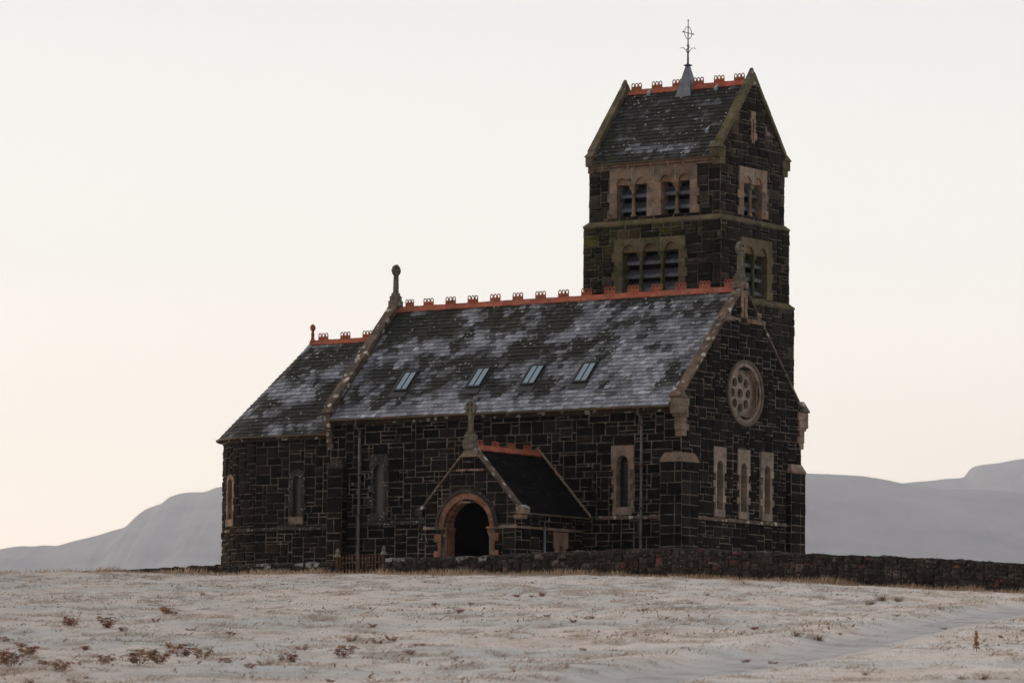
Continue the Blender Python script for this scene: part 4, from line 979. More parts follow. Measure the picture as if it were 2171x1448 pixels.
sw = mb.build('slit_window', 'sandstone', CH); mb = MB(); base_grid(mb, PE, -1.66, -1.38, -2.4, -1.0, d=-.08, c=(.3, .3, .3)); mb.build('pane', 'frame', sw)
# swan neck of an old lamp by the door
mb = MB(); bx = AXC-1.75; tube(mb, [(bx, PY-.04, -1.0), (bx, PY-.12, -.9), (bx-.02, PY-.16, -.72), (bx-.08, PY-.2, -.64), (bx-.16, PY-.2, -.70), (bx-.18, PY-.2, -.84)], .014, 6, (1.1, 1.1, 1)); tube(mb, [(bx-.25, PY-.2, -.86), (bx-.11, PY-.2, -.84)], .02, 6, (1.1, 1.1, 1)); mb.build('lamp_bracket', 'lead', CH)

# ------------------------------------------------------------------ boundary wall and gate
_wx = [-34, -24, -20.5, -14.66, -11.13, -9.4, -7.3, -3.5, .52, 2.5, 4.83, 5.97, 10.1, 15.5, 18.5, 26]
_wz = [-2.35, -2.12, -2.02, -1.88, -1.88, -1.83, -1.76, -1.75, -1.64, -1.62, -1.58, -1.63, -1.85, -2.12, -2.32, -2.75]
def wt(x): return float(np.interp(x, _wx, _wz))+.05*mnoise.noise(Vector((x*2.2, 3, 1)))+.03*mnoise.noise(Vector((x*7, 3, 1)))
def wb_(x): return float(np.interp(x, _wx, _wz))-1.35
def boundary(x0, x1, seed, label, frost):
    Ms = lambda u, v, d: (u, WALL_Y-.25-d, wb_(u)+v*(wt(u)-wb_(u))/1.35); Mn = lambda u, v, d: (u, WALL_Y+.25+d, wb_(u)+v*(wt(u)-wb_(u))/1.35)
    Mt = lambda u, v, d: (u, WALL_Y+v, wt(u)+d)
    mb = MB(); bb = MB()
    def tn(P, t, R):
        q = R.random(); g = R.uniform(.6, 1.5)
        if P[0] > 3 and q < .07: return (g*2.6, g*1.5, g*1.3)
        if q < .16: return (g*2.0, g*2.0, g*1.9)
        return (g, g, g)
    for Mp, a, b, sd in ((Ms, 0, 1.35, 0), (Mn, 0, 1.35, 1), (Mt, -.27, .27, 2)):
        base_grid(bb, Mp, x0, x1, a, b, step=.5, d=0)
        if sd == 1: continue
        stones(mb, Mp, x0, x1, a, b, seed=seed+sd, cw=.11, ch=.10 if sd != 2 else .13, tint=tn, proud=.055, gap=.006, jit=.022, hmax=3, off=0)
    for x, s in ((x0, -1), (x1, 1)):
        Me = lambda u, v, d: (x+s*d, WALL_Y+u, wb_(x)+v*(wt(x)-wb_(x))/1.35)
        base_grid(bb, Me, -.25, .25, 0, 1.35); stones(mb, Me, -.25, .25, 0, 1.35, seed=seed+7, cw=.12, ch=.12, proud=.05, gap=.006, jit=.02, off=0)
    o = mb.build('boundary_wall', 'rubble', None); bb.build('mortar_core', mat('wall_core%d' % seed, (.04, .032, .026), .95), o)
    tag(o, label, 'stone wall')
    fb = MB(); R = random.Random(seed)
    for (a, b) in frost:
        x = a
        while x < b:
            w2 = R.uniform(.12, .3); z = wt(x+w2/2); n = 9; V = []; hh = R.uniform(.05, .2)
            for k in range(n): V.append((x+w2*k/(n-1), WALL_Y-.31-R.uniform(0, .02), z+.02+R.uniform(-.01, .02)))
            for k in range(n): V.append((x+w2*k/(n-1), WALL_Y-.33, z-hh*R.uniform(.4, 1)))
            for k in range(n): V.append((x+w2*k/(n-1), WALL_Y+.1, z+.07+R.uniform(-.01, .02)))
            fb.add(V, [(k, k+1, n+k+1, n+k) for k in range(n-1)]+[(2*n+k, 2*n+k+1, k+1, k) for k in range(n-1)]); x += w2*R.uniform(.8, 1.3)
    if frost: fb.build('frosted_cap', 'frost_cap', o)
    return o
boundary(-34, -9.52, 101, 'low dark rubble wall running left from the rusty gate, sinking behind the field', [(-13.0, -12.5), (-11.2, -10.95), (-10.7, -10.2)])
boundary(-7.16, 26, 103, 'long dark rubble wall running right from the rusty gate past the porch', [(-7.1, -6.35), (-4.0, -3.6), (-3.0, -2.8)])
def gate_post(x, label, z1):
    t = empty('gate_post', (x, WALL_Y-.15, -2.3), label=label, cat='gate post', group='cast iron posts of the churchyard gate')
    def B(mb, n, m, **k): o = mb.build(n, m, None, **k); o.parent = t; o.location = -t.location; return o
    y = WALL_Y-.15; mb = MB(); wbox(mb, x-.055, x+.055, y-.055, y+.055, -2.5, z1-.33); wbox(mb, x-.075, x+.075, y-.075, y+.075, -2.5, -2.05, (1.6, 2.2, 2.4)); wbox(mb, x-.06, x+.06, y-.06, y+.06, z1-.42, z1-.38, (1.5, 1.5, 1.5)); B(mb, 'shaft', 'rust')
    mb = MB(); r4 = math.pi/4
    lathe(mb, x, y, [(.115, z1-.35), (.14, z1-.32), (.10, z1-.26), (.06, z1-.20), (.05, z1-.17)], 8, (1, 1, 1), rot=r4); lathe(mb, x, y, [(.045, z1-.175), (.085, z1-.15), (.07, z1-.11), (.03, z1-.04), (.005, z1)], 8, (1, 1, 1)); B(mb, 'finial', 'cross_stone')
gate_post(-9.38, 'left rusty iron gate post, at the end of the low left wall', -1.30)
gate_post(-7.30, 'right rusty iron gate post, against the frosted end of the long wall', -1.24)
gt = empty('iron_gate', (-8.34, WALL_Y-.15, -2.3), label='rusty spiked iron gate between two posts in front of the downpipe', cat='gate')
def G(mb, n, m='rust'): o = mb.build(n, m, None); o.parent = gt; o.location = -gt.location; return o
gy = WALL_Y-.15
mb = MB(); wbox(mb, -9.27, -7.42, gy-.018, gy+.018, -1.86, -1.83, (1.2, 1.2, 1.2)); G(mb, 'rail'); mb = MB(); wbox(mb, -9.27, -7.42, gy-.015, gy+.015, -2.10, -2.08, (1.2, 1.2, 1.2)); G(mb, 'rail')
mb = MB(); wbox(mb, -9.28, -9.24, gy-.025, gy+.025, -2.4, -1.62); G(mb, 'stile'); mb = MB(); wbox(mb, -7.46, -7.41, gy-.025, gy+.025, -2.4, -1.60); G(mb, 'stile')
mb = MB(); lathe(mb, -9.14, gy, [(.016, -2.4), (.016, -1.70), (.03, -1.68), (.012, -1.60), (.002, -1.56)], 6, (2.3, 2., 1.7)); b0 = G(mb, 'bar')
for k in range(1, 12):
    c = b0.copy(); COL.objects.link(c); c.parent = gt; c.location = Vector(b0.location)+Vector((.148*k, 0, rng.uniform(-.012, .012)))

# ------------------------------------------------------------------ ground
def gmat(name, cols, bump=.5, rough=.95):
    m = bpy.data.materials.new(name); m.use_nodes = True; nt = m.node_tree; nn = nt.nodes; ln = nt.links; p = nn['Principled BSDF']; p.inputs['Roughness'].default_value = rough
    p.inputs['Specular IOR Level'].default_value = .15
    tcn = nn.new('ShaderNodeTexCoord'); a = nn.new('ShaderNodeTexNoise'); a.inputs['Scale'].default_value = .9; a.inputs['Detail'].default_value = 8; a.inputs['Roughness'].default_value = .7
    ln.new(tcn.outputs['Object'], a.inputs['Vector']); r = nn.new('ShaderNodeValToRGB'); ln.new(a.outputs[0], r.inputs[0])
    cr = r.color_ramp
    for i, (q, c) in enumerate(cols):
        e = cr.elements[i] if i < 2 else cr.elements.new(q)
        e.position = q; e.color = (*c, 1)
    ln.new(r.outputs[0], p.inputs['Base Color']); b = nn.new('ShaderNodeBump'); b.inputs['Strength'].default_value = bump; b.inputs['Distance'].default_value = .04
    a2 = nn.new('ShaderNodeTexNoise'); a2.inputs['Scale'].default_value = 12; a2.inputs['Detail'].default_value = 6; ln.new(tcn.outputs['Object'], a2.inputs['Vector']); ln.new(a2.outputs[0], b.inputs['Height']); ln.new(b.outputs[0], p.inputs['Normal'])
    return m
fine = rad(9.0)
azs = np.concatenate([np.linspace(-math.pi, -fine-.02, 40), np.linspace(-fine, fine, 300), np.linspace(fine+.02, math.pi, 40)])+yaw
ds = np.concatenate([[.05], np.linspace(2, 50, 24)[:-1], np.arange(50, 166, .17), np.geomspace(166, 21500, 52)])
AZ_, DD = np.meshgrid(azs, ds); X = CAM[0]+DD*np.sin(AZ_); Y = CAM[1]+DD*np.cos(AZ_); Z = zground(X, Y)
nr, nc = X.shape
def grid_mesh(name, X, Y, Z, m):
    nr, nc = X.shape; me = bpy.data.meshes.new(name); me.vertices.add(nr*nc)
    me.vertices.foreach_set('co', np.stack([X, Y, Z], -1).astype(np.float32).ravel())
    i = (np.arange(nr-1)[:, None]*nc+np.arange(nc-1)[None]).ravel(); q = np.stack([i, i+nc, i+nc+1, i+1], -1)
    me.loops.add(q.size); me.loops.foreach_set('vertex_index', q.ravel().astype(np.int32)); me.polygons.add(len(q))
    me.polygons.foreach_set('loop_start', (np.arange(len(q))*4).astype(np.int32)); me.polygons.foreach_set('loop_total', np.full(len(q), 4, np.int32))
    me.polygons.foreach_set('use_smooth', np.ones(len(q), bool)); me.update(); me.validate(); me.materials.append(m); o = bpy.data.objects.new(name, me); COL.objects.link(o); return o
M['frost_ground'] = gmat('frosted_turf', [(.30, (.55, .50, .45)), (.40, (.85, .82, .78)), (.52, (1., 1., 1.)), (.75, (1.08, 1.08, 1.08))])
def patch(x, y):
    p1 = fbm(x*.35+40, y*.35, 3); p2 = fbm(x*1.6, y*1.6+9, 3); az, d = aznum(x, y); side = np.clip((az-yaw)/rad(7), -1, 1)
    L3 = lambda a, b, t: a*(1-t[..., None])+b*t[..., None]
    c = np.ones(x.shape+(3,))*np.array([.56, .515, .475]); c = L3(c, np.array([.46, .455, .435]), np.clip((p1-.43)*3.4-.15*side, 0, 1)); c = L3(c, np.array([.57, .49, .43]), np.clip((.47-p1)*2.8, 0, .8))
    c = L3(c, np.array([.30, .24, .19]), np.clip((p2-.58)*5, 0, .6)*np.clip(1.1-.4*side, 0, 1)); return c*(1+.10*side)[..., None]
def ground_mat():
    m = M['frost_ground']; nt = m.node_tree; nn = nt.nodes; ln = nt.links; a = nn.new('ShaderNodeAttribute'); a.attribute_name = 'tint'; x = nn.new('ShaderNodeMix'); x.data_type = 'RGBA'; x.blend_type = 'MULTIPLY'; x.inputs[0].default_value = 1
    src = nn['Principled BSDF'].inputs['Base Color'].links[0].from_socket; ln.new(src, x.inputs[6]); ln.new(a.outputs['Color'], x.inputs[7]); ln.new(x.outputs[2], nn['Principled BSDF'].inputs['Base Color'])
ground_mat()
g_ = grid_mesh('ground', X, Y, Z, M['frost_ground'])
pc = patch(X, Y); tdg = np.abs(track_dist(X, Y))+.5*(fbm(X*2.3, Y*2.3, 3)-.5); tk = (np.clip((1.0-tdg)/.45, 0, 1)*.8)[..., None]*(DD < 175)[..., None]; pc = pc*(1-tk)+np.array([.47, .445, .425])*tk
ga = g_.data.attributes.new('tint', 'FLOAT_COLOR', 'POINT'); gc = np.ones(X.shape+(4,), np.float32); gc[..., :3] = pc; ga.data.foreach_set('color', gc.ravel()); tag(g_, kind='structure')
# the track: its own strip a few mm above the ground
M['gravel'] = gmat('frosty_gravel', [(.3, (.26, .24, .23)), (.5, (.41, .39, .37)), (.6, (.47, .445, .425)), (.8, (.54, .52, .50))], .8)
cl = []
for i in range(len(TRX)-1):
    n = 60
    for k in range(n): cl.append((TRX[i]+(TRX[i+1]-TRX[i])*k/n, TRY[i]+(TRY[i+1]-TRY[i])*k/n))
cl = np.array(cl); ks = np.ones(41)/41; sm = np.stack([np.convolve(np.pad(cl[:, j], 20, 'edge'), ks, 'valid') for j in (0, 1)], -1)
tg = np.gradient(sm, axis=0); tg /= np.linalg.norm(tg, axis=1)[:, None]; nm = np.stack([tg[:, 1], -tg[:, 0]], -1)
NSG = float(np.sign(track_dist(np.array([sm[300, 0]+nm[300, 0]]), np.array([sm[300, 1]+nm[300, 1]])))[0])
offs = np.linspace(-.6, .6, 9); wv = .8+.25*(fbm(sm[:, 0]*.9, sm[:, 1]*.9)-.5)*2
TX = sm[:, 0][:, None]+nm[:, 0][:, None]*offs*wv[:, None]; TY = sm[:, 1][:, None]+nm[:, 1][:, None]*offs*wv[:, None]
t_ = grid_mesh('track', TX, TY, zground(TX, TY)+.014-.05*(np.abs(offs)[None, :] > .5), M['gravel']); tag(t_, kind='structure')

# frosted grass: many short blades, nobody could count them
def blades(name, x, y, h, wdt, col, lean, m, seed):
    R = np.random.RandomState(seed); n = len(x); z = zground(x, y)-.01
    a = R.uniform(0, 2*math.pi, n); ex, ey = np.cos(a)*wdt/2, np.sin(a)*wdt/2; la = R.normal(-.6, 1.0, n); lr = h*lean*R.uniform(.3, 1.2, n)
    mx, my = np.cos(la)*lr, np.sin(la)*lr
    P = np.stack([np.stack([x-ex, y-ey, z], -1), np.stack([x+ex, y+ey, z], -1), np.stack([x+mx*.45+ex*.7, y+my*.45+ey*.7, z+h*.6], -1), np.stack([x+mx, y+my, z+h*np.where(lean > .9, .8, 1)], -1)], 1)
    me = bpy.data.meshes.new(name); me.vertices.add(4*n); me.vertices.foreach_set('co', P.astype(np.float32).ravel())
    me.loops.add(4*n); me.loops.foreach_set('vertex_index', np.arange(4*n, dtype=np.int32)); me.polygons.add(n)
    me.polygons.foreach_set('loop_start', (np.arange(n)*4).astype(np.int32)); me.polygons.foreach_set('loop_total', np.full(n, 4, np.int32)); me.update()
    at2 = me.attributes.new('tint', 'FLOAT_COLOR', 'POINT'); c = np.ones((n, 4, 4), np.float32); c[:, :, :3] = col[:, None, :]; at2.data.foreach_set('color', c.ravel())
    me.materials.append(m); o = bpy.data.objects.new(name, me); COL.objects.link(o); tag(o, kind='stuff'); return o
def bmat(name):
    m = bpy.data.materials.new(name); m.use_nodes = True; nn = m.node_tree.nodes; ln = m.node_tree.links; nn.remove(nn['Principled BSDF'])
    a = nn.new('ShaderNodeAttribute'); a.attribute_name = 'tint'; d = nn.new('ShaderNodeBsdfDiffuse'); t = nn.new('ShaderNodeBsdfTranslucent'); x = nn.new('ShaderNodeMixShader')
    ln.new(a.outputs['Color'], d.inputs[0]); ln.new(a.outputs['Color'], t.inputs[0]); ln.new(d.outputs[0], x.inputs[1]); ln.new(t.outputs[0], x.inputs[2]); x.inputs[0].default_value = .45
    ln.new(x.outputs[0], nn['Material Output'].inputs['Surface']); return m
def bmat_old(name):
    m = bpy.data.materials.new(name); m.use_nodes = True; nn = m.node_tree.nodes; p = nn['Principled BSDF']; a = nn.new('ShaderNodeAttribute'); a.attribute_name = 'tint'
    m.node_tree.links.new(a.outputs['Color'], p.inputs['Base Color']); p.inputs['Roughness'].default_value = .9; p.inputs['Specular IOR Level'].default_value = .1; return m
M['blade'] = bmat('frosted_blade')
RS = np.random.RandomState(5)
def sample(n, d0, d1f, a0=-7.9, a1=7.9):
    az = RS.uniform(rad(a0), rad(a1), n)+yaw; Dw = (WALL_Y-.35-CAM[1])/np.cos(az)*d1f
    d = np.sqrt(RS.uniform(0, 1, n)*(Dw**2-d0**2)+d0**2); return CAM[0]+d*np.sin(az), CAM[1]+d*np.cos(az)
NB = 260000
x, y = sample(NB, 52, 1.0)
cl = RS.rand(NB) < .55; x = np.where(cl, np.round(x/.33)*.33+.05*np.sin(y*9)+RS.normal(0, .07, NB), x); y = np.where(cl, np.round(y/.41)*.41+.06*np.sin(x*7)+RS.normal(0, .08, NB), y)
td = np.abs(track_dist(x, y)); keep = (td > .85) | (RS.rand(NB) < .05); x, y = x[keep], y[keep]; n = len(x)
p1 = fbm(x*.35+40, y*.35, 3); p2 = fbm(x*1.6, y*1.6+9, 3); p3 = fbm(x*.12+5, y*.12, 2); u = RS.rand(n)
lerp = lambda a, b, t: a*(1-t[:, None])+b*t[:, None]
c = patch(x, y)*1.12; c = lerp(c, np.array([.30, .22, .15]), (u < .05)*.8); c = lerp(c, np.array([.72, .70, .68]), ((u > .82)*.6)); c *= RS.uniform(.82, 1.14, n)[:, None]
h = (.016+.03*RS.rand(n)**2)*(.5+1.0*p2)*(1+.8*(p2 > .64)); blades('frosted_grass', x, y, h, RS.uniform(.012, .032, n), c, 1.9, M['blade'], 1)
# straw fringe at the wall foot and a few dry clumps
n = 16000; x = RS.uniform(-30, 22, n); x = x[(x < -9.5) | (x > -7.2) | (RS.rand(n) < .25)]; n = len(x); y = WALL_Y-.32-np.abs(RS.normal(0, .45, n))
f_ = fbm(x*1.3, y*0+3, 3); c = np.tile(np.array([[.50, .35, .22]]), (n, 1)); c = lerp(c, np.array([.56, .48, .40]), RS.rand(n)*.7); c *= RS.uniform(.6, 1.2, n)[:, None]
blades('straw_grass', x, y, (.07+.16*RS.rand(n)**2)*(.3+1.5*f_), RS.uniform(.01, .02, n), c, .5, M['blade'], 2)

x, y = sample(46000, 54, .995); az_, d_ = aznum(x, y)
lat = (az_-yaw)/rad(7.5); wgt = np.clip((fbm(x*.28+60, y*.16+8, 3)-.50)*6+.30-.10*lat+.25*np.clip((95-d_)/40, 0, 1)*(lat < 0), 0, 1)*(fbm(x*2.2+9, y*2.2, 3) > .56)
keep = (RS.rand(46000) < wgt) & (np.abs(track_dist(x, y)) > 1.0); x, y = x[keep], y[keep]; n = len(x)
c = lerp(np.tile(np.array([[.22, .12, .07]]), (n, 1)), np.array([.36, .27, .20]), RS.rand(n)); c *= RS.uniform(.5, 1.25, n)[:, None]
blades('bracken_litter', x, y, .03+.07*RS.rand(n)**2, RS.uniform(.02, .05, n), c, 1.3, M['blade'], 4)
# rough brown grass along the cut bank of the track
q = RS.rand(5200)*(len(sm)-1); i0 = q.astype(int); off = TSIDE*(1.05+np.abs(RS.normal(0, .3, len(q)))); x = sm[i0, 0]+nm[i0, 0]*off*NSG; y = sm[i0, 1]+nm[i0, 1]*off*NSG
az_, d_ = aznum(x, y); keep = (fbm(x*.5+3, y*.5, 3) > .50) & (RS.rand(len(x)) < np.clip((d_-95)/25, .04, .8)); x, y = x[keep], y[keep]; n = len(x); c = lerp(np.tile(np.array([[.20, .15, .09]]), (n, 1)), np.array([.34, .30, .22]), RS.rand(n)); blades('bank_grass', x, y, .03+.07*RS.rand(n), RS.uniform(.015, .03, n), c, .9, M['blade'], 6)

# ------------------------------------------------------------------ bracken and tufts
M['bracken'] = mat('withered_bracken', (.26, .135, .075), .9, 9, .5, 0, col2=(.27, .16, .09), mottle=((.42, .34, .28), 14, .62))
M['tuft'] = mat('dry_grass', (.26, .18, .09), .9, 9, .4, 0, mottle=((.40, .36, .30), 14, .60))
def bracken_mesh(seed, fern=True):
    R = random.Random(seed); mb = MB()
    for k in range(R.randint(15, 22) if fern else 90):
        a = R.uniform(0, 6.28); r0 = R.uniform(0, .12)*(1 if fern else 1.6); L_ = R.uniform(.25, .6) if fern else R.uniform(.15, .42); bend = R.uniform(.5, 1.1) if fern else R.uniform(.1, .8); pts = []
        for s in range(7):
            f = s/6; hh = L_*(math.sin(f*math.pi*(.62 if fern else .5)))*(1-.35*bend*f); rr_ = r0+L_*f*bend*.8; pts.append(Vector((math.cos(a)*rr_, math.sin(a)*rr_, hh*.75)))
        g = R.uniform(.5, 1.4); c = (g, g*R.uniform(.8, 1.1), g)
        sd = Vector((-math.sin(a), math.cos(a), 0)); w0 = .006 if fern else .007
        for s in range(6):
            wA, wB = w0*(1-s/7), w0*(1-(s+1)/7); mb.quad([tuple(pts[s]-sd*wA), tuple(pts[s]+sd*wA), tuple(pts[s+1]+sd*wB), tuple(pts[s+1]-sd*wB)], c)
            mb.quad([tuple(pts[s]-Vector((0, 0, wA))), tuple(pts[s]+Vector((0, 0, wA))), tuple(pts[s+1]+Vector((0, 0, wB))), tuple(pts[s+1]-Vector((0, 0, wB)))], c)
            if fern and s > 0:
                for side in (-1, 1):
                    for q in range(2):
                        p = pts[s].lerp(pts[s+1], q*.5+R.uniform(0, .3)); l = L_*.30*(1-abs(s/6-.35))*R.uniform(.5, 1.1); tip = p+sd*side*l+Vector((math.cos(a), math.sin(a), 0))*l*.4+Vector((0, 0, R.uniform(-.6, .3)*l)); m_ = p.lerp(tip, .5)
                        nn = Vector((R.uniform(-1, 1), R.uniform(-1, 1), R.uniform(-.5, 1))).normalized()*.016
                        mb.quad([tuple(p), tuple(m_+nn), tuple(tip), tuple(m_-nn)], c)
    return mb
BV = [bracken_mesh(s) for s in (1, 2, 3, 4)]; TV = [bracken_mesh(s, False) for s in (11, 12)]
def meshof(mb, nm_, m_):
    o = mb.build(nm_, m_, None); me = o.data; bpy.data.objects.remove(o); return me
BM = [meshof(b, 'bracken', 'bracken') for b in BV]; TM_ = [meshof(b, 'dry_grass_tuft', 'tuft') for b in TV]
def plant(px, py, size, kind, label, group, flat=.75):
    hit = ground_hit(px, py)
    if hit is None: return
    p, t = hit; ppm = FPX/t; s = size/ppm/.62
    me = (BM if kind == 'bracken' else TM_)[rng.randrange(4 if kind == 'bracken' else 2)]
    o = bpy.data.objects.new('bracken' if kind == 'bracken' else 'grass_tuft', me); COL.objects.link(o)
    o.location = (p[0], p[1], float(zground(p[0], p[1]))-.02); o.rotation_euler = (0, 0, rng.uniform(0, 6.28)); o.scale = (s, s, s*(flat+.25))
    tag(o, label, 'bracken' if kind == 'bracken' else 'grass tuft', group)
big = [(22, 1412, 75, 'large rust brown bracken clump at the left edge of the field'), (62, 1392, 52, 'arching brown bracken just right of the clump at the left edge'),
       (130, 1422, 48, 'low red brown bracken clump near the bottom left corner'), (150, 1332, 44, 'bracken clump standing alone high on the left of the field'),
       (228, 1334, 46, 'dark bracken clump right of the lone high one on the left'), (222, 1412, 46, 'russet bracken clump left of the widest bracken patch'),
       (296, 1412, 62, 'left half of the widest rust brown bracken patch'), (338, 1400, 58, 'middle of the widest rust brown bracken patch'), (384, 1388, 56, 'right end of the widest rust brown bracken patch'),
       (428, 1390, 46, 'spreading bracken clump right of the widest patch'), (350, 1306, 34, 'small dark upright bracken tuft above the widest patch'), (728, 1392, 48, 'brown bracken tuft below the gate, nearest the bottom'),
       (610, 1400, 50, 'pinkish sprawling bracken near the bottom, left of centre')]
for a in big: plant(a[0], a[1], a[2], 'bracken', a[3], 'bracken clumps in the frosted field')
small = [(45, 1370, 30), (95, 1408, 34), (262, 1345, 26), (285, 1385, 24), (330, 1326, 22), (366, 1308, 28), (405, 1342, 24), (490, 1352, 26), (385, 1352, 20), (480, 1402, 28), (560, 1405, 30), (530, 1415, 28),
         (640, 1378, 26), (745, 1358, 26), (800, 1362, 28), (830, 1360, 28), (886, 1368, 28), (905, 1372, 24), (965, 1400, 24), (870, 1386, 26), (790, 1328, 22), (955, 1294, 22), (975, 1300, 24), (925, 1284, 20), (1000, 1282, 18), (1095, 1270, 22),
         (1150, 1266, 22), (1130, 1268, 20), (1160, 1310, 20), (1055, 1340, 18), (1090, 1360, 20), (1235, 1378, 20), (1215, 1320, 20), (1250, 1316, 24), (1640, 1402, 22), (1600, 1335, 22), (1580, 1400, 24), (700, 1440, 24), (180, 1380, 26), (60, 1440, 30), (150, 1442, 30), (10, 1360, 26)]
ORD = 'first second third fourth fifth sixth seventh eighth ninth tenth eleventh twelfth thirteenth fourteenth fifteenth sixteenth seventeenth eighteenth nineteenth twentieth'.split()
def ranked(L_, bands, kind, text, group, flat):
    for lo, hi, where in bands:
        row = sorted([a for a in L_ if lo <= a[1] < hi])
        for i, a in enumerate(row): plant(a[0], a[1], a[2], kind, '%s, %s from left in the %s of the field' % (text, ORD[i], where), group, flat)
ranked(small, [(0, 1312, 'far part'), (1312, 1372, 'middle'), (1372, 1500, 'nearest part')], 'bracken', 'small brown bracken sprig', 'small bracken sprigs scattered over the field', .6)
tufts = [(1362, 1308, 38, 'rounded brown grass tuft below the corner buttress, left of the track'), (1440, 1302, 30, 'dark tuft just right of the rounded brown one'), (1735, 1362, 42, 'golden grass tuft at the left edge of the track'),
         (1690, 1362, 34, 'thin straw tuft left of the golden one by the track'), (1870, 1276, 44, 'tall olive grass clump near the right stretch of wall'), (1845, 1280, 34, 'straw grass left of the olive clump'), (1905, 1276, 34, 'loose straw grass right of the olive clump'),
         (2085, 1434, 48, 'large tan grass clump in the bottom right corner'), (2040, 1438, 28, 'small tan tuft left of the corner clump'), (228, 1238, 24, 'ochre tuft near the skyline on the left'), (262, 1233, 20, 'flat dark tuft right of the ochre one near the skyline'), (1345, 1286, 22, 'pale tuft above the rounded brown one')]
for a in tufts: plant(a[0], a[1], a[2], 'tuft', a[3], 'dry grass tufts in the frosted field')
ST = [(1780, 1350, 18), (1500, 1345, 16), (1835, 1430, 26), (1450, 1375, 20), (600, 1238, 16), (900, 1237, 16), (1130, 1238, 14), (1900, 1318, 18), (2000, 1330, 22), (1560, 1290, 16), (430, 1262, 20), (1500, 1262, 16)]
ranked(ST, [(0, 1300, 'far part'), (1300, 1500, 'nearer part')], 'tuft', 'small straw grass tuft', 'small straw tufts', .75)
p, t = ground_hit(2070, 1380); mb = MB(); R = random.Random(3); hz = 42/(FPX/t)
tube(mb, [(0, 0, 0), (.01, 0, hz*.4), (0, .01, hz)], [.008, .006, .003], 5)
for k in range(60): f = R.uniform(.15, 1); a = R.uniform(0, 6.28); r = .05*(1.15-f)*R.uniform(.3, 1)+.008; q = (math.cos(a)*r, math.sin(a)*r, hz*f); mb.quad([q, (q[0]+.018, q[1], q[2]+.02), (q[0], q[1]+.005, q[2]+.05), (q[0]-.018, q[1], q[2]+.02)])
o = mb.build('dock_stem', 'bracken', None); o.location = (p[0], p[1], p[2]-.02); tag(o, 'dark upright dock stem standing alone in the frost right of the track', 'plant')

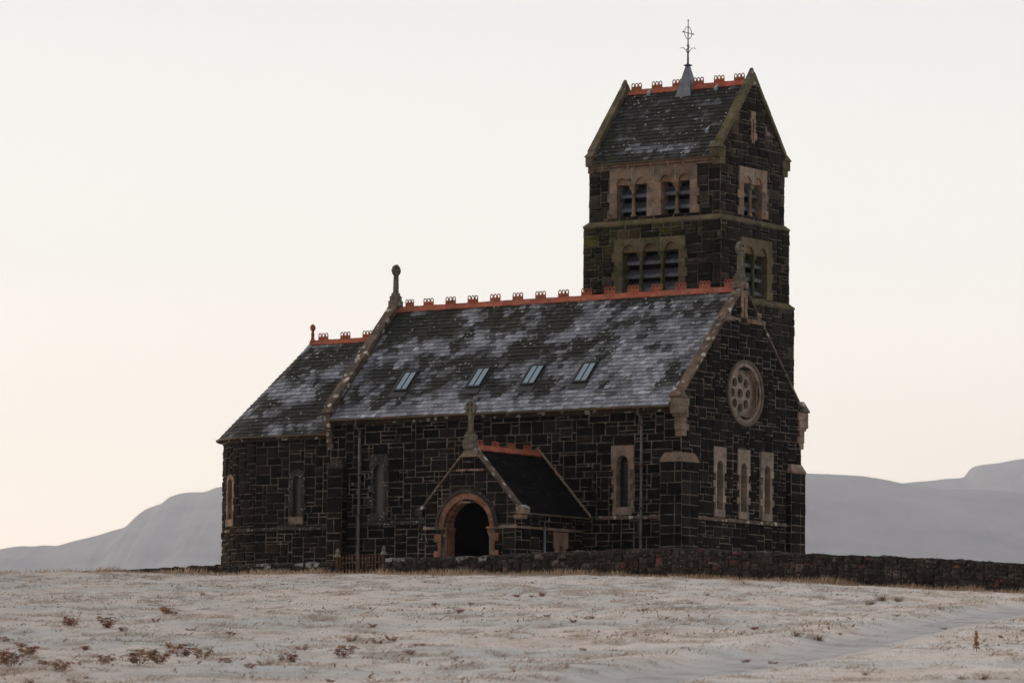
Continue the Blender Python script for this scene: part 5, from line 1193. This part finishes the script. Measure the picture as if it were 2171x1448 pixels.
# ------------------------------------------------------------------ hills and far air
def hill(name, prof, dist, label_depth, seed, base=-40., front=4500., back=1700., col=(.24, .225, .225)):
    xs = np.arange(prof[0][0], prof[-1][0]+1, 4.0); ys = np.interp(xs, [p[0] for p in prof], [p[1] for p in prof])
    ks = np.ones(5)/5; ysm = np.convolve(np.pad(ys, 2, 'edge'), ks, 'valid'); ys = .4*ys+.6*ysm
    crest_ = np.array([at(a, b, dist) for a, b in zip(xs, ys)]); ts = np.concatenate([np.linspace(-1, 0, 60), np.linspace(.05, 1, 14)])
    rows = []
    F2 = np.array([math.sin(yaw), math.cos(yaw)])
    for t in ts:
        off = t*(front if t < 0 else back)*(1+.25*(fbm(xs*.004+seed, xs*0+t*2, 3)-.5)*2*min(1, abs(t)*3))
        px_ = crest_[:, 0]+F2[0]*off; py_ = crest_[:, 1]+F2[1]*off; H = crest_[:, 2]-base
        f = 1-abs(t)**1.25
        g = (fbm(xs*.035+seed*3, np.full_like(xs, t*2.2+seed), 5)-.5)
        gl = 1-np.abs(fbm(xs*.02+seed*7, np.full_like(xs, t*1.1), 4)*2-1)
        z = base+H*np.clip(f+(g*.045-(gl-.7)*.035)*min(1, abs(t)*4)*(1-abs(t)), 0, None)
        rows.append(np.stack([px_, py_, z], -1))
    A = np.array(rows); m = gmat(name+'_heather', [(.35, tuple(k*.7 for k in col)), (.46, tuple(k*.95 for k in col)), (.54, tuple(k*1.1 for k in col)), (.66, (.30, .285, .30))]); m.node_tree.nodes['Noise Texture'].inputs['Scale'].default_value = .0022
    for n_ in m.node_tree.nodes:
        if n_.type == 'BUMP': n_.inputs['Distance'].default_value = 60; n_.inputs['Strength'].default_value = .3
        if n_.type == 'TEX_NOISE' and n_.inputs['Scale'].default_value > 5: n_.inputs['Scale'].default_value = .006
    o = grid_mesh(name, A[:, :, 0], A[:, :, 1], A[:, :, 2], m); tag(o, kind='structure'); return o
hill('hills', [(-500, 1190), (-250, 1172), (0, 1164), (20, 1160), (45, 1157), (75, 1158), (90, 1155), (120, 1157), (160, 1146), (185, 1140), (210, 1134), (240, 1124), (268, 1117), (290, 1100), (310, 1080), (330, 1071), (345, 1067), (360, 1053), (380, 1046), (405, 1043), (435, 1043), (455, 1034), (475, 1030), (530, 1022), (600, 1010), (800, 1000), (1000, 1030), (1200, 1110), (1350, 1190)], 17800, 0, 2)
hill('hills', [(900, 1200), (1100, 1120), (1300, 1040), (1500, 1003), (1650, 998), (1708, 1003), (1780, 1006), (1830, 1009), (1870, 1015), (1905, 1023), (1950, 1030), (2000, 1037), (2060, 1037), (2120, 1040), (2171, 1045), (2400, 1070), (2800, 1100)], 14800, 0, 5)
hill('hills', [(1700, 1090), (1850, 1040), (1900, 1026), (1940, 1021), (1975, 1019), (2000, 1015), (2044, 1013), (2050, 1002), (2056, 994), (2066, 988), (2085, 985), (2120, 981), (2150, 975), (2171, 972), (2300, 960), (2600, 990), (2900, 1100)], 19200, 0, 9)
DENS = 5.5e-5
hz_ = MB(); x0, x1, y0, y1, z0, z1 = -21800, 21800, -21800, 21800, -42., 1500
wbox(hz_, x0, x1, y0, y1, z0, z1, bev=0)
m = bpy.data.materials.new('haze'); m.use_nodes = True; nn = m.node_tree.nodes; nn.remove(nn['Principled BSDF']); v = nn.new('ShaderNodeVolumePrincipled'); v.inputs['Color'].default_value = (.84, .885, 1, 1)
v.inputs['Density'].default_value = DENS; v.inputs['Anisotropy'].default_value = .72; m.node_tree.links.new(v.outputs[0], nn['Material Output'].inputs['Volume'])
o = hz_.build('haze', m, None); o['kind'] = 'stuff'; o.location = (CAM[0], CAM[1], 0); o.rotation_euler = (0, 0, -yaw)
